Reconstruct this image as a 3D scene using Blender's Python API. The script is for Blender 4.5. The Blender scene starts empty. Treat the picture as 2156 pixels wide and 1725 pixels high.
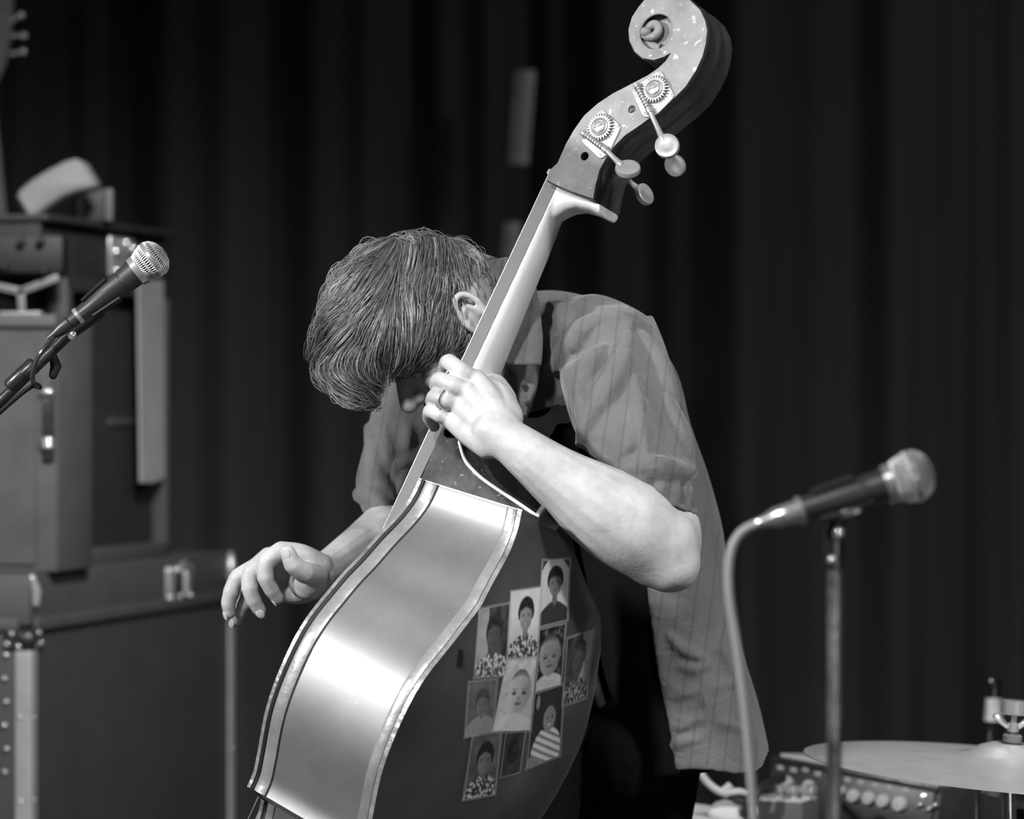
import bpy, bmesh, math, random
from mathutils import Vector, Matrix, noise
from mathutils.bvhtree import BVHTree
from mathutils.geometry import tessellate_polygon
random.seed(7)
PI = math.pi
sc = bpy.context.scene
COL = sc.collection

# ------------------------------------------------------------------ camera, world, lights, exposure
FPX, CX, CY, CAMZ = 7692.0, 1078.0, 862.5, 1.2
cam_d = bpy.data.cameras.new('camera')
cam_d.sensor_width = 36.0
cam_d.lens = FPX * 36.0 / 2156.0
cam_d.clip_end = 60
cam_d.dof.use_dof = True
cam_d.dof.focus_distance = 4.93
cam_d.dof.aperture_fstop = 4.0
cam = bpy.data.objects.new('camera', cam_d)
cam.location = (0, 0, CAMZ)
cam.rotation_euler = (PI / 2, 0, 0)
COL.objects.link(cam)
sc.camera = cam

world = bpy.data.worlds.new('world')
world.use_nodes = True
world.node_tree.nodes['Background'].inputs[0].default_value = (1, 1, 1, 1)
world.node_tree.nodes['Background'].inputs[1].default_value = 0.02
sc.world = world

def area_light(name, loc, target, size, power, size_y=None, spread=180):
    d = bpy.data.lights.new(name, 'AREA')
    d.energy = power
    d.size = size
    if size_y:
        d.shape = 'RECTANGLE'
        d.size_y = size_y
    d.spread = math.radians(spread)
    o = bpy.data.objects.new(name, d)
    o.location = loc
    o.rotation_euler = (Vector(target) - Vector(loc)).to_track_quat('-Z', 'Y').to_euler()
    COL.objects.link(o)
    return o
area_light('stage_key_light', (-3.45, 3.1, 2.60), (0.05, 4.9, 1.05), 0.3, 31, spread=75)
area_light('stage_front_light', (-1.5, 0.9, 3.9), (0.1, 5.1, 0.95), 0.4, 12, spread=40)
area_light('house_light', (1.9, -0.3, 1.15), (0.05, 5.0, 1.1), 0.3, 1.8, spread=40)
area_light('stage_wash_light', (0.6, 7.4, 4.6), (0.2, 5.3, 1.2), 0.5, 1.5, spread=70)
area_light('left_fill_light', (0.3, 3.6, 3.6), (-0.85, 7.4, 1.1), 0.5, 12, spread=38)  # unseen lamp, placed to brighten the tape strip and cases at left
area_light('curtain_fill_light', (3.4, 6.6, 3.9), (1.5, 9.5, 1.0), 0.6, 9, spread=80)  # unseen fill lamp, added to lift the right of the curtain
area_light('stage_right_light', (2.3, 2.9, 3.2), (0.75, 5.4, 0.65), 0.4, 13, spread=50)
sc.view_settings.view_transform = 'Standard'
sc.view_settings.look = 'None'
sc.view_settings.gamma = 1.0
sc.view_settings.use_curve_mapping = False
sc.view_settings.exposure = 0.0

# ------------------------------------------------------------------ helpers
CAM = Vector((0, 0, CAMZ))
def ray(px, py):
    return Vector(((px - CX) / FPX, 1.0, -(py - CY) / FPX))
def P(px, py, Y):
    return CAM + ray(px, py) * Y
def M(px, Y):                       # pixels at depth Y -> metres
    return px * Y / FPX

def mat(name, col, rough=0.5, metal=0.0, var=0.0, vscale=20.0, bump=0.0, bscale=60.0, coat=0.0,
        stretch=(1, 1, 1), spec=0.5, flecks=0.0, fscale=120.0, sub=0.0, fth=0.64, detail=6.0):
    m = bpy.data.materials.new(name)
    m.use_nodes = True
    nt = m.node_tree
    N, L = nt.nodes, nt.links
    b = N['Principled BSDF']
    c = (col, col, col, 1)
    b.inputs['Base Color'].default_value = c
    b.inputs['Roughness'].default_value = rough
    b.inputs['Metallic'].default_value = metal
    b.inputs['Specular IOR Level'].default_value = spec
    b.inputs['Coat Weight'].default_value = coat
    b.inputs['Coat Roughness'].default_value = 0.15
    b.inputs['Subsurface Weight'].default_value = sub
    if sub:
        b.inputs['Subsurface Radius'].default_value = (.006, .006, .006)
    if var or bump or flecks:
        tc = N.new('ShaderNodeTexCoord')
        mp = N.new('ShaderNodeMapping')
        mp.inputs['Scale'].default_value = stretch
        L.new(tc.outputs['Object'], mp.inputs['Vector'])
    last = None
    if var:
        n = N.new('ShaderNodeTexNoise')
        n.inputs['Scale'].default_value = vscale
        n.inputs['Detail'].default_value = detail
        n.inputs['Roughness'].default_value = 0.65
        L.new(mp.outputs[0], n.inputs['Vector'])
        r = N.new('ShaderNodeMapRange')
        r.inputs['From Min'].default_value = 0.28
        r.inputs['From Max'].default_value = 0.72
        r.inputs['To Min'].default_value = col * (1 - var)
        r.inputs['To Max'].default_value = min(1, col * (1 + var))
        L.new(n.outputs['Fac'], r.inputs['Value'])
        last = r.outputs['Result']
    if flecks:
        v = N.new('ShaderNodeTexNoise')
        v.inputs['Scale'].default_value = fscale
        v.inputs['Detail'].default_value = 2.0
        L.new(mp.outputs[0], v.inputs['Vector'])
        r2 = N.new('ShaderNodeMapRange')
        r2.inputs['From Min'].default_value = fth
        r2.inputs['From Max'].default_value = fth + .07
        L.new(v.outputs['Fac'], r2.inputs['Value'])
        mx = N.new('ShaderNodeMix')
        mx.data_type = 'FLOAT'
        L.new(r2.outputs['Result'], mx.inputs['Factor'])
        if last:
            L.new(last, mx.inputs['A'])
        else:
            mx.inputs['A'].default_value = col
        mx.inputs['B'].default_value = flecks
        last = mx.outputs['Result']
    if last:
        L.new(last, b.inputs['Base Color'])
    if bump:
        n2 = N.new('ShaderNodeTexNoise')
        n2.inputs['Scale'].default_value = bscale
        n2.inputs['Detail'].default_value = detail
        L.new(mp.outputs[0], n2.inputs['Vector'])
        bp = N.new('ShaderNodeBump')
        bp.inputs['Strength'].default_value = bump
        bp.inputs['Distance'].default_value = 0.01
        L.new(n2.outputs['Fac'], bp.inputs['Height'])
        L.new(bp.outputs[0], b.inputs['Normal'])
    return m

class MB:
    """collects world-space vertices and faces of ONE mesh object"""
    def __init__(self):
        self.v, self.f = [], []
    def add(self, vs, fs):
        o = len(self.v)
        self.v += [Vector(p) for p in vs]
        self.f += [[i + o for i in f] for f in fs]
        return self
    def loft(self, rings, cap=True, closed=True, loop=False):
        n = len(rings[0])
        vs = [p for r in rings for p in r]
        fs = []
        R = len(rings)
        for i in range(R if loop else R - 1):
            for j in range(n if closed else n - 1):
                a, b = i * n + j, i * n + (j + 1) % n
                c, d = ((i + 1) % R) * n + (j + 1) % n, ((i + 1) % R) * n + j
                fs.append([a, b, c, d])
        if cap and not loop:
            for i, rev in ((0, True), (R - 1, False)):
                c = sum((Vector(p) for p in rings[i]), Vector()) / n
                k = len(vs)
                vs.append(c)
                for j in range(n):
                    t = [i * n + j, i * n + (j + 1) % n, k]
                    fs.append(t[::-1] if rev else t)
        return self.add(vs, fs)
    def tube(self, path, rad, seg=12, flat=1.0, side=None, cap=True):
        """round tube along path; flat scales the section along 'side' axis"""
        path = [Vector(p) for p in path]
        if not hasattr(rad, '__len__'):
            rad = [rad] * len(path)
        rings = []
        ref = Vector(side) if side is not None else None
        prev = None
        for i, p in enumerate(path):
            t = (path[min(i + 1, len(path) - 1)] - path[max(i - 1, 0)]).normalized()
            if ref is not None:
                x = (ref - t * ref.dot(t)).normalized()
            elif prev is None:
                x = t.orthogonal().normalized()
            else:
                x = (prev - t * prev.dot(t)).normalized()
            prev = x
            y = t.cross(x)
            rings.append([p + x * math.cos(a) * rad[i] * flat + y * math.sin(a) * rad[i]
                          for a in (2 * PI * k / seg for k in range(seg))])
        return self.loft(rings, cap)
    def capsule(self, path, rad, seg=12, **kw):
        """tube with rounded ends"""
        path = [Vector(p) for p in path]
        if not hasattr(rad, '__len__'):
            rad = [rad] * len(path)
        t0 = (path[0] - path[1]).normalized()
        t1 = (path[-1] - path[-2]).normalized()
        pa, ra, pb, rb = [], [], [], []
        for k in (1, .75, .45, .2):
            a = k * PI / 2 * .98
            pa.append(path[0] + t0 * rad[0] * math.sin(a)); ra.append(rad[0] * math.cos(a))
            pb.insert(0, path[-1] + t1 * rad[-1] * math.sin(a)); rb.insert(0, rad[-1] * math.cos(a))
        return self.tube(pa + path + pb, ra + list(rad) + rb, seg, **kw)
    def ball(self, c, r, ax=None, n=12, m=16):
        """ellipsoid; r scalar or 3 radii along axes ax"""
        c = Vector(c)
        if not hasattr(r, '__len__'):
            r = (r, r, r)
        ax = ax or (Vector((1, 0, 0)), Vector((0, 1, 0)), Vector((0, 0, 1)))
        rings = []
        for i in range(1, n):
            th = PI * i / n
            rings.append([c + ax[2] * r[2] * math.cos(th) + ax[0] * r[0] * math.sin(th) * math.cos(2 * PI * j / m)
                          + ax[1] * r[1] * math.sin(th) * math.sin(2 * PI * j / m) for j in range(m)])
        return self.loft(rings[::-1], True)
    def lathe(self, o, axis, prof, seg=24, cap=True):
        """prof: (distance along axis, radius)"""
        o, axis = Vector(o), Vector(axis).normalized()
        x = axis.orthogonal().normalized()
        y = axis.cross(x)
        return self.loft([[o + axis * h + (x * math.cos(2 * PI * k / seg) + y * math.sin(2 * PI * k / seg)) * r
                           for k in range(seg)] for h, r in prof], cap)
    def prism(self, pts, off, bevel=0.0):
        """polygon (world points) extruded by vector off"""
        off = Vector(off)
        pts = [Vector(p) for p in pts]
        n = len(pts)
        tris = tessellate_polygon([pts])
        rings = [pts, [p + off for p in pts]]
        if bevel:
            c = sum(pts, Vector()) / n
            u = off.normalized() * bevel
            ins = []
            for i, p in enumerate(pts):
                a, b = pts[i - 1], pts[(i + 1) % n]
                e = (b - a).normalized()
                nn = e.cross(off).normalized()
                if nn.dot(c - p) < 0 and n < 9:
                    nn = -nn
                ins.append((p, nn))
            s = 1.0
            if n >= 9:
                area = sum((pts[i] - c).cross(pts[(i + 1) % n] - c).dot(off) for i in range(n))
                s = -1.0 if area > 0 else 1.0
                ins = [(p, nn * s) for p, nn in ins]
            i0 = [p + nn * bevel for p, nn in ins]
            rings = [i0, [p + u for p in pts], [p + off - u for p in pts], [p + off for p in i0]]
        vs = [p for r in rings for p in r]
        fs = [list(t) for t in tris] + [[i + n * (len(rings) - 1) for i in t][::-1] for t in tris]
        for k in range(len(rings) - 1):
            for j in range(n):
                a, b = k * n + j, k * n + (j + 1) % n
                fs.append([a, b, b + n, a + n])
        return self.add(vs, fs)
    def box(self, c, x, y, z, bevel=0.0):
        """box with centre c and half-axis vectors; chamfered when bevel"""
        c, x, y, z = Vector(c), Vector(x), Vector(y), Vector(z)
        if not bevel:
            vs = [c + x * a + y * b + z * d for a in (-1, 1) for b in (-1, 1) for d in (-1, 1)]
            return self.add(vs, [[0, 1, 3, 2], [4, 6, 7, 5], [0, 4, 5, 1], [2, 3, 7, 6], [0, 2, 6, 4], [1, 5, 7, 3]])
        bm = bmesh.new()
        bmesh.ops.create_cube(bm, size=2)
        for v in bm.verts:
            v.co = Vector((v.co.x * x.length, v.co.y * y.length, v.co.z * z.length))
        bmesh.ops.bevel(bm, geom=bm.edges[:], offset=bevel, segments=2, affect='EDGES', profile=.5)
        xn, yn, zn = x.normalized(), y.normalized(), z.normalized()
        bm.verts.index_update()
        self.add([c + xn * v.co.x + yn * v.co.y + zn * v.co.z for v in bm.verts],
                 [[v.index for v in f.verts] for f in bm.faces])
        bm.free()
        return self
    def grid(self, fn, nu, nv):
        vs = [fn(i / nu, j / nv) for i in range(nu + 1) for j in range(nv + 1)]
        w = nv + 1
        return self.add(vs, [[i * w + j, (i + 1) * w + j, (i + 1) * w + j + 1, i * w + j + 1]
                             for i in range(nu) for j in range(nv)])
    def mesh(self, name, origin=Vector()):
        me = bpy.data.meshes.new(name)
        me.from_pydata([p - origin for p in self.v], [], self.f)
        me.update()
        return me
    def fixed(self, voxel, smooth=2, name='tmp', fac=0.5):
        """union by voxel remesh and smoothing -> new MB"""
        me = self.mesh(name)
        bm = bmesh.new(); bm.from_mesh(me)
        bmesh.ops.recalc_face_normals(bm, faces=bm.faces)
        bm.to_mesh(me); bm.free()
        o = bpy.data.objects.new(name, me)
        COL.objects.link(o)
        r = o.modifiers.new('r', 'REMESH'); r.mode = 'VOXEL'; r.voxel_size = voxel
        if smooth:
            s = o.modifiers.new('s', 'SMOOTH'); s.factor = fac; s.iterations = smooth
        dg = bpy.context.evaluated_depsgraph_get()
        ev = o.evaluated_get(dg).to_mesh()
        out = MB()
        out.v = [v.co.copy() for v in ev.vertices]
        out.f = [list(p.vertices) for p in ev.polygons]
        o.evaluated_get(dg).to_mesh_clear()
        bpy.data.objects.remove(o)
        bpy.data.meshes.remove(me)
        return out
    def bvh(self):
        return BVHTree.FromPolygons([tuple(p) for p in self.v], self.f)
    def build(self, name, m, parent=None, angle=35, recalc=True, data=None):
        base = Vector()
        q = parent
        while q is not None:
            base += q.location
            q = q.parent
        me = self.mesh(name, base)
        if recalc:
            bm = bmesh.new(); bm.from_mesh(me)
            bmesh.ops.recalc_face_normals(bm, faces=bm.faces)
            bm.to_mesh(me); bm.free()
        if angle:
            me.polygons.foreach_set('use_smooth', [True] * len(me.polygons))
            if angle < 180:
                me.set_sharp_from_angle(angle=math.radians(angle))
        for mm in (m if isinstance(m, (list, tuple)) else [m]):
            me.materials.append(mm)
        o = bpy.data.objects.new(name, me)
        COL.objects.link(o)
        if parent is not None:
            o.parent = parent
        return o

def thing(name, label, cat, loc, group=None):
    o = bpy.data.objects.new(name, None)
    o.empty_display_size = .05
    o.location = loc
    COL.objects.link(o)
    return tag(o, label, cat, group)
def tag(o, label=None, cat=None, group=None, kind=None):
    if label: o['label'] = label
    if cat: o['category'] = cat
    if group: o['group'] = group
    if kind: o['kind'] = kind
    return o

def lerp(a, b, t):
    return a + (b - a) * t
def interp(tab, x):
    """piecewise-linear table lookup: tab sorted by key"""
    if x <= tab[0][0]: return tab[0][1]
    for (a, p), (b, q) in zip(tab, tab[1:]):
        if x <= b:
            return p + (q - p) * (x - a) / (b - a)
    return tab[-1][1]
def catmull(pts, n):
    """smooth curve through points (tuples or Vectors), n samples per span"""
    pts = [Vector(p) for p in pts]
    out = []
    for i in range(len(pts) - 1):
        p0, p1, p2, p3 = pts[max(i - 1, 0)], pts[i], pts[i + 1], pts[min(i + 2, len(pts) - 1)]
        for k in range(n):
            t = k / n
            out.append(0.5 * ((2 * p1) + (p2 - p0) * t + (2 * p0 - 5 * p1 + 4 * p2 - p3) * t * t
                              + (3 * p1 - p0 - 3 * p2 + p3) * t ** 3))
    out.append(pts[-1])
    return out

# ------------------------------------------------------------------ materials
m_rib = mat('varnished rib wood', .22, .43, .6, .18, 7, .04, 8, stretch=(1, 1, 1), flecks=.36, fscale=130, fth=.715, coat=.08, spec=.5)
m_lining = mat('bass edge lining', .30, .36, .4, .25, 22, .12, 60, coat=.2)
m_edge = mat('worn plate edge', .26, .32, .3, .55, 45, .25, 80, coat=.2)
m_seam = mat('dark seam', .008, .6)
m_back = mat('bass back varnish', .055, .36, .0, .35, 5, .02, 20, coat=.35, spec=.5)
m_top = mat('bass top varnish', .16, .4, .0, .3, 9, .05, 30, coat=.3)
m_scroll = mat('worn scroll wood', .27, .55, .0, .35, 16, .18, 45, flecks=.5, fscale=95, spec=.3)
m_pegback = mat('shaded pegbox and plug wood', .03, .5, .0, .4, 18, .1, 40, coat=.2)
m_heel = mat('dark figured heel wood', .048, .42, .0, .85, 22, .06, 40, flecks=.16, fscale=110, spec=.06)
m_neck = mat('bare maple neck', .47, .38, .0, .16, 14, .05, 50, stretch=(1, 1, .15), coat=.1)
m_ebony = mat('ebony fingerboard', .10, .5, .0, .1, 30, spec=.35)
m_string = mat('steel string', .85, .22, 1.0)
m_brass = mat('tuner brass', .36, .34, .4, .12, 40, .03, 80)
m_nickel = mat('nickel metal', .5, .28, .5, .1, 30)
m_black = mat('black void', .006, .9)
m_skin = mat('skin', .42, .5, .0, .2, 30, .07, 150, sub=.12, spec=.45, detail=8)
m_nail = mat('fingernail', .5, .25, spec=.5)
m_hair = mat('hair base', .06, .5, .0, .4, 30, .2, 60)
m_shirt = None

# ------------------------------------------------------------------ setting
m_floor = mat('stage floor', .02, .7, 0, .3, 6)
fl = MB().add([(-6, -1, 0), (6, -1, 0), (6, 10.6, 0), (-6, 10.6, 0), (-6, -1, -.1), (6, -1, -.1), (6, 10.6, -.1), (-6, 10.6, -.1)],
              [[0, 1, 2, 3], [7, 6, 5, 4], [0, 4, 5, 1], [1, 5, 6, 2], [2, 6, 7, 3], [3, 7, 4, 0]]).build('floor', m_floor, angle=0)
tag(fl, kind='structure')
m_wall = mat('back wall', .02, .9)
wb = MB().box((0, 10.55, 2.5), (6, 0, 0), (0, .05, 0), (0, 0, 2.5)).build('wall_back', m_wall, angle=0)
tag(wb, kind='structure')

# curtain: pleated cloth hanging to the floor
m_curtain = mat('black curtain', .040, .95, 0, .25, 3, .2, 200, stretch=(1, 1, .05), spec=.15)
def fold(x):
    return (.055 * math.sin(x * 15 + 2.1 * math.sin(x * 2.3)) + .03 * math.sin(x * 37 + 1.5 * math.sin(x * 4.1))
            + .05 * math.sin(x * 5.2 + 1))
cu = MB()
xs = [-3.6 + 7.2 * i / 420 for i in range(421)]
rows = [[(x, 9.6 + fold(x + .006 * z) * (1.1 - .1 * z) + dy, z) for z in (.01, 1.0, 2.2, 3.4)] for x in xs for dy in (0,)]
cu.loft(rows, cap=False, closed=False)
curtain = tag(cu.build('stage_curtain', m_curtain, angle=180, recalc=False),
    'black pleated stage curtain hanging across the whole background', 'curtain')

# pale strips seen between the pleats
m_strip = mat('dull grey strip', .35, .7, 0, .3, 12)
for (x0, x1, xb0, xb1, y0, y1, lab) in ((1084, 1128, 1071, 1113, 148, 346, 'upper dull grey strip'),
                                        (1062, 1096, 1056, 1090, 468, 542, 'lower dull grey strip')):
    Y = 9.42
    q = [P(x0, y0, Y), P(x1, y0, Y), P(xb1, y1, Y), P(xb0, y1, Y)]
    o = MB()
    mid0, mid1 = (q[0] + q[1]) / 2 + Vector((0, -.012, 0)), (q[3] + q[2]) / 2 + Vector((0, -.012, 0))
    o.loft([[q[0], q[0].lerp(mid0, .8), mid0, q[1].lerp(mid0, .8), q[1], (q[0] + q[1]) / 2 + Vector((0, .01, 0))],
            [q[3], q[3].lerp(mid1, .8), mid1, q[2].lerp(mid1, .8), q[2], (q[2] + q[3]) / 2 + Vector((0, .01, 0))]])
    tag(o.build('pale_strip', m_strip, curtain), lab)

# ------------------------------------------------------------------ double bass
TH = math.radians(32)
E1 = Vector((760, 0, -365)) / 843.1
BU = Vector((365, 0, 760)) / 843.1
BW = E1 * math.cos(TH) + Vector((0, -math.sin(TH), 0))
BV = -(E1 * math.sin(TH) + Vector((0, math.cos(TH), 0)))
BO = P(974, 1056, 5.0)
def B(v, w, u):
    return BO + BV * v + BW * w + BU * u
def toB(p):
    d = p - BO
    return d.dot(BV), d.dot(BW), d.dot(BU)
def hitW(px, py, w0):
    """pixel -> (v,u) on plane w=w0"""
    d = ray(px, py)
    t = (BO + BW * w0 - CAM).dot(BW) / d.dot(BW)
    v, w, u = toB(CAM + d * t)
    return v, u
def hitV(px, py, v0):
    """pixel -> (w,u) on plane v=v0"""
    d = ray(px, py)
    t = (BO + BV * v0 - CAM).dot(BV) / d.dot(BV)
    v, w, u = toB(CAM + d * t)
    return w, u

edge_px = [(903, 1021), (886, 1040), (860, 1071), (827, 1107), (793, 1141), (751, 1174), (717, 1210), (684, 1250), (654, 1286),
           (625, 1328), (604, 1374), (583, 1420), (566, 1467), (553, 1513), (547, 1559), (540, 1601), (534, 1630), (520, 1656)]
half = [hitW(x, y, 0) for x, y in edge_px]                 # (v, u), u decreasing
vc, uc = half[-1]
print('bass edge', [(round(a, 3), round(b, 3)) for a, b in half])
lin_px = [(919, 1027), (910, 1050), (897, 1076), (872, 1109), (834, 1145), (776, 1191), (730, 1235)]
lin = [hitW(x, y, .030) for x, y in lin_px]
print('lining', [(round(a, 3), round(b, 3)) for a, b in lin])
half = [(a + .003, b) for a, b in lin[:5]] + [h for h in half if h[1] < lin[4][1] - .022]
half = [Vector((a, b, 0)) for a, b in half]
up = catmull(half, 6)
for _ in range(40):                                        # even out the traced curve
    up = [up[0]] + [Vector(((up[i - 1].x + 2 * up[i].x + up[i + 1].x) / 4, up[i].y, 0)) for i in range(1, len(up) - 1)] + [up[-1]]
low = catmull([Vector((vc - .045, uc - .012, 0)), Vector((vc - .062, uc - .06, 0)), Vector((vc - .068, uc - .13, 0)), Vector((vc - .05, uc - .2, 0)),
               Vector((vc - .01, uc - .235, 0))], 5)
lcorner = low[-1]
bout = catmull([lcorner + Vector((.012, -.012, 0)), Vector((.255, uc - .30, 0)), Vector((.295, uc - .40, 0)), Vector((.285, uc - .50, 0)),
                Vector((.22, uc - .585, 0)), Vector((.1, uc - .625, 0)), Vector((.0, uc - .632, 0))], 5)
out_half = [up[0] + Vector((0, .001, 0))] + up + low + bout[:]
N_UP = len(up) + 1
UB = out_half[-1].y                                        # bottom of the body
def depth(u):                                              # rib height
    return interp([(UB, .20), (-.16, .203), (-.11, .199), (0.0, .166), (.05, .160)], u)
def BB(v, w, u):                                           # the ribs' top leans back with the canted back plate
    return B(v, w, u + .14 * w * min(1, max(0, 1 + u / .15)))
_far = [(-.14, .226), (-.1, .192), (-.068, .14), (-.04, .078), (-.018, .04), (.0, .02), (.01, .015)]
def farw(h):
    return min(h.x, interp(_far, h.y)) if h.y > -.14 else h.x
def inset(h, d):
    return Vector((max(h.x - d, 0.0), h.y, 0))

bass = thing('double_bass', 'worn varnished upright double bass leaning right, family snapshots taped to its back', 'double bass', (B(0, .1, UB).x, B(0, .1, UB).y, 0))
base_low = B(0, .1, UB)

# ribs: near and far side in one bent strip
def rib_strip(w_of, d_in, name, m, thick=None):
    mb = MB()
    loop = [inset(h, d_in) for h in out_half]
    full = [(h.x, h.y) for h in loop] + [(-max(0, farw(h) - (d_in if farw(h) < h.x else 0)), h.y) for h in loop[-2::-1]]
    rings = []
    for v, u in full:
        ws = w_of(u)
        rings.append([BB(v, w, u) for w in ws])
    mb.loft(rings, cap=False, closed=False)
    return mb
def wsplit(a, b, n):
    return lambda u: [lerp(a, depth(u) - b, k / n) for k in range(n + 1)]
rb = rib_strip(wsplit(.002, .002, 6), .0055, 'rib', m_rib)
rb.build('rib', m_rib, bass, angle=40, recalc=False)

def strip_solid(w0f, w1f, d_out, d_in, side=1, n0=0, n1=None):
    """a thin band running along the outline at the edge"""
    seq = [h if side > 0 else Vector((farw(h), h.y, 0)) for h in out_half[n0:n1]]
    rings = []
    for h in seq:
        a, b = inset(h, d_out), inset(h, d_in)
        u = h.y
        w0, w1 = w0f(u), w1f(u)
        wm = (w1 - w0) * .18
        rings.append([BB(side * b.x, w0, u), BB(side * (a.x - .0012), w0, u), BB(side * a.x, w0 + wm, u), BB(side * a.x, w1 - wm, u),
                      BB(side * (a.x - .0012), w1, u), BB(side * b.x, w1, u)])
    return MB().loft(rings)
for s in (1, -1):
    strip_solid(lambda u: .0105, lambda u: .029, .0022, .009, s, 1, N_UP).build('top_lining', m_lining, bass)
    strip_solid(lambda u: depth(u) - .023, lambda u: depth(u) - .0075, .0022, .009, s, 1, N_UP).build('back_lining', m_lining, bass)
    strip_solid(lambda u: .0052, lambda u: .0105, .0052, .009, s, 1, N_UP).build('seam', m_seam, bass)
    strip_solid(lambda u: .029, lambda u: .0315, .0050, .009, s, 1, N_UP).build('seam', m_seam, bass)
    strip_solid(lambda u: depth(u) - .0075, lambda u: depth(u) - .0045, .0052, .009, s, 1, N_UP).build('seam', m_seam, bass)
    strip_solid(lambda u: .0105, lambda u: .022, .0030, .009, s, N_UP, None).build('top_lining', m_lining, bass)
    strip_solid(lambda u: depth(u) - .022, lambda u: depth(u) - .0075, .0030, .009, s, N_UP, None).build('back_lining', m_lining, bass)
    strip_solid(lambda u: .0052, lambda u: .0105, .0058, .009, s, N_UP, None).build('seam', m_seam, bass)

# plates
FR = [-1, -.985, -.94, -.86, -.74, -.58, -.4, -.2, 0, .2, .4, .58, .74, .86, .94, .985, 1]
def arch(f, h, u):
    e = 1 - f * f
    endf = min(1, max(0, (0.0 - u) / .12)) * min(1, max(0, (u - UB) / .12))
    return h * (e ** 1.3) * endf * min(1, out_half_w(u) / .15)
_tab = sorted([(h.y, h.x) for h in out_half])
def out_half_w(u):
    return interp(_tab, u)
def plate(w_out, w_in, h, sign):
    mb = MB()
    A, Bk = [], []
    for hh in out_half:
        u = hh.y
        A.append([BB(f * (hh.x if f > 0 else farw(hh)), w_out(u) + sign * arch(f, h, u), u) for f in FR])
        Bk.append([BB(f * (hh.x if f > 0 else farw(hh)), w_in(u) + sign * arch(f, h, u) * .9, u) for f in FR])
    n = len(FR)
    rings = [a + b[::-1] for a, b in zip(A, Bk)]
    mb.loft(rings)
    return mb
tp = plate(lambda u: 0.0, lambda u: .0052, .030, -1)
top_o = tp.build('top_plate', [m_top, m_edge], bass, angle=40)
bk = plate(lambda u: depth(u) + .0025, lambda u: depth(u) - .0045, .034, 1)
back_o = bk.build('back_plate', [m_back, m_edge], bass, angle=40)
for o, (wlo, whi) in ((top_o, (.0, .0052)), (back_o, None) and (top_o, (.0, .0052)), (back_o, (0, 0))):
    for p in o.data.polygons:                     # rim faces get the worn edge wood
        n = BV
        if abs(p.normal.dot(BW)) < .45:
            p.material_index = 1
bk_bvh = bk.bvh()

# neck: wood shaft, heel and chin in one loft
uN = hitV(1165, 372, .021)[1]                              # nut
fb_top = hitV(1158, 358, .022)
fb_bot = hitV(795, 1135, .044)
print('nut u', uN, 'fb', fb_top, fb_bot)
def fbw(u):      # playing surface w
    return lerp(fb_bot[0], fb_top[0], (u - fb_bot[1]) / (fb_top[1] - fb_bot[1]))
def fbv(u):
    return lerp(.044, .0215, min(1.05, max(-1, (u - fb_bot[1]) / (fb_top[1] - fb_bot[1]))))
FBT = .0205
def nwf(u):
    return fbw(u) + FBT
back_px = [(1172, 470), (1150, 530), (1112, 618), (1078, 700), (1042, 787)]
nb = sorted([(hitV(x, y, .0)[1], hitV(x, y, .0)[0]) for x, y in back_px])
print('neck back', nb)
ridge_px = [(968, 936), (976, 962), (988, 982), (1020, 1012), (1075, 1049), (1112, 1074), (1126, 1084)]
rd = sorted([(hitV(x, y, .03)[1], hitV(x, y, .03)[0]) for x, y in ridge_px])
print('ridge', rd)

u_r0, u_r1 = rd[0][0], rd[-1][0]
tab_b = [(rd[0][0] - .03, depth(0) - .006), (rd[0][0], .150)] + [(u, w + .012) for u, w in rd[1:]] + nb
tab_b.sort()
def nwb(u):
    return interp(tab_b, u)
us = []
u = -.004
while u < uN - .002:
    us.append(u)
    u += .004 if u < .14 else .01
us.append(uN)
rings = []
for u in us:
    f = min(1, max(0, (u - u_r1 + .0) / .08))
    f = f * f * (3 - 2 * f)
    e = lerp(.38, .95, f)                                  # boxy heel -> round neck
    hv = lerp(.038, fbv(u) - .0004, f)
    w0, w1 = nwf(u) - .001, nwb(u)
    ring = []
    for k in range(25):
        a = PI * k / 24
        c, s = math.cos(a), math.sin(a)
        ring.append(B(hv * math.copysign(abs(c) ** e, c), w0 + (w1 - w0) * s ** e, u))
    ring.append(B(0, w0, u))
    rings.append(ring)
k_split = next(i for i, u in enumerate(us) if u > u_r1 + .055)
MB().loft(rings[:k_split + 1]).build('neck_heel', m_heel, bass, angle=45)
neck_mb = MB().loft(rings[k_split:])
rp = [(B(.034, w - .001, u)) for u, w in [(u, nwb(u)) for u, w in rd]]
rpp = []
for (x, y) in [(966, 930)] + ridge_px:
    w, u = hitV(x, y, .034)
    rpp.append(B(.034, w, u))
MB().capsule(catmull(rpp, 4), .0026, 10).build('heel_highlight', mat('painted ridge highlight', .62, .3, coat=.3), bass)  # pale tube along the heel edge stands in for its highlight
# root button of the back plate
MB().lathe(B(.052, depth(0) - .004, .030), BW, [(0, .029), (.006, .029), (.0075, .027)], 28).build('heel_button', m_back, bass)
# dark slot between fingerboard and top: the heel foot
# fingerboard
rings = []
for i in range(31):
    u = lerp(uN, -.40, i / 30)
    hv = fbv(u)
    w0 = fbw(u)
    ring = [B(hv, w0 + FBT, u), B(hv, w0 + .0012, u), B(hv - .0012, w0, u)]
    for k in range(1, 8):
        t = k / 8
        v = lerp(hv, -hv, t)
        ring.append(B(v, w0 - .0055 * (1 - (v / hv) ** 2), u))
    ring += [B(-hv + .0012, w0, u), B(-hv, w0 + .0012, u), B(-hv, w0 + FBT, u)]
    rings.append(ring)
MB().loft(rings).build('fingerboard', m_ebony, bass, angle=40)
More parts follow.
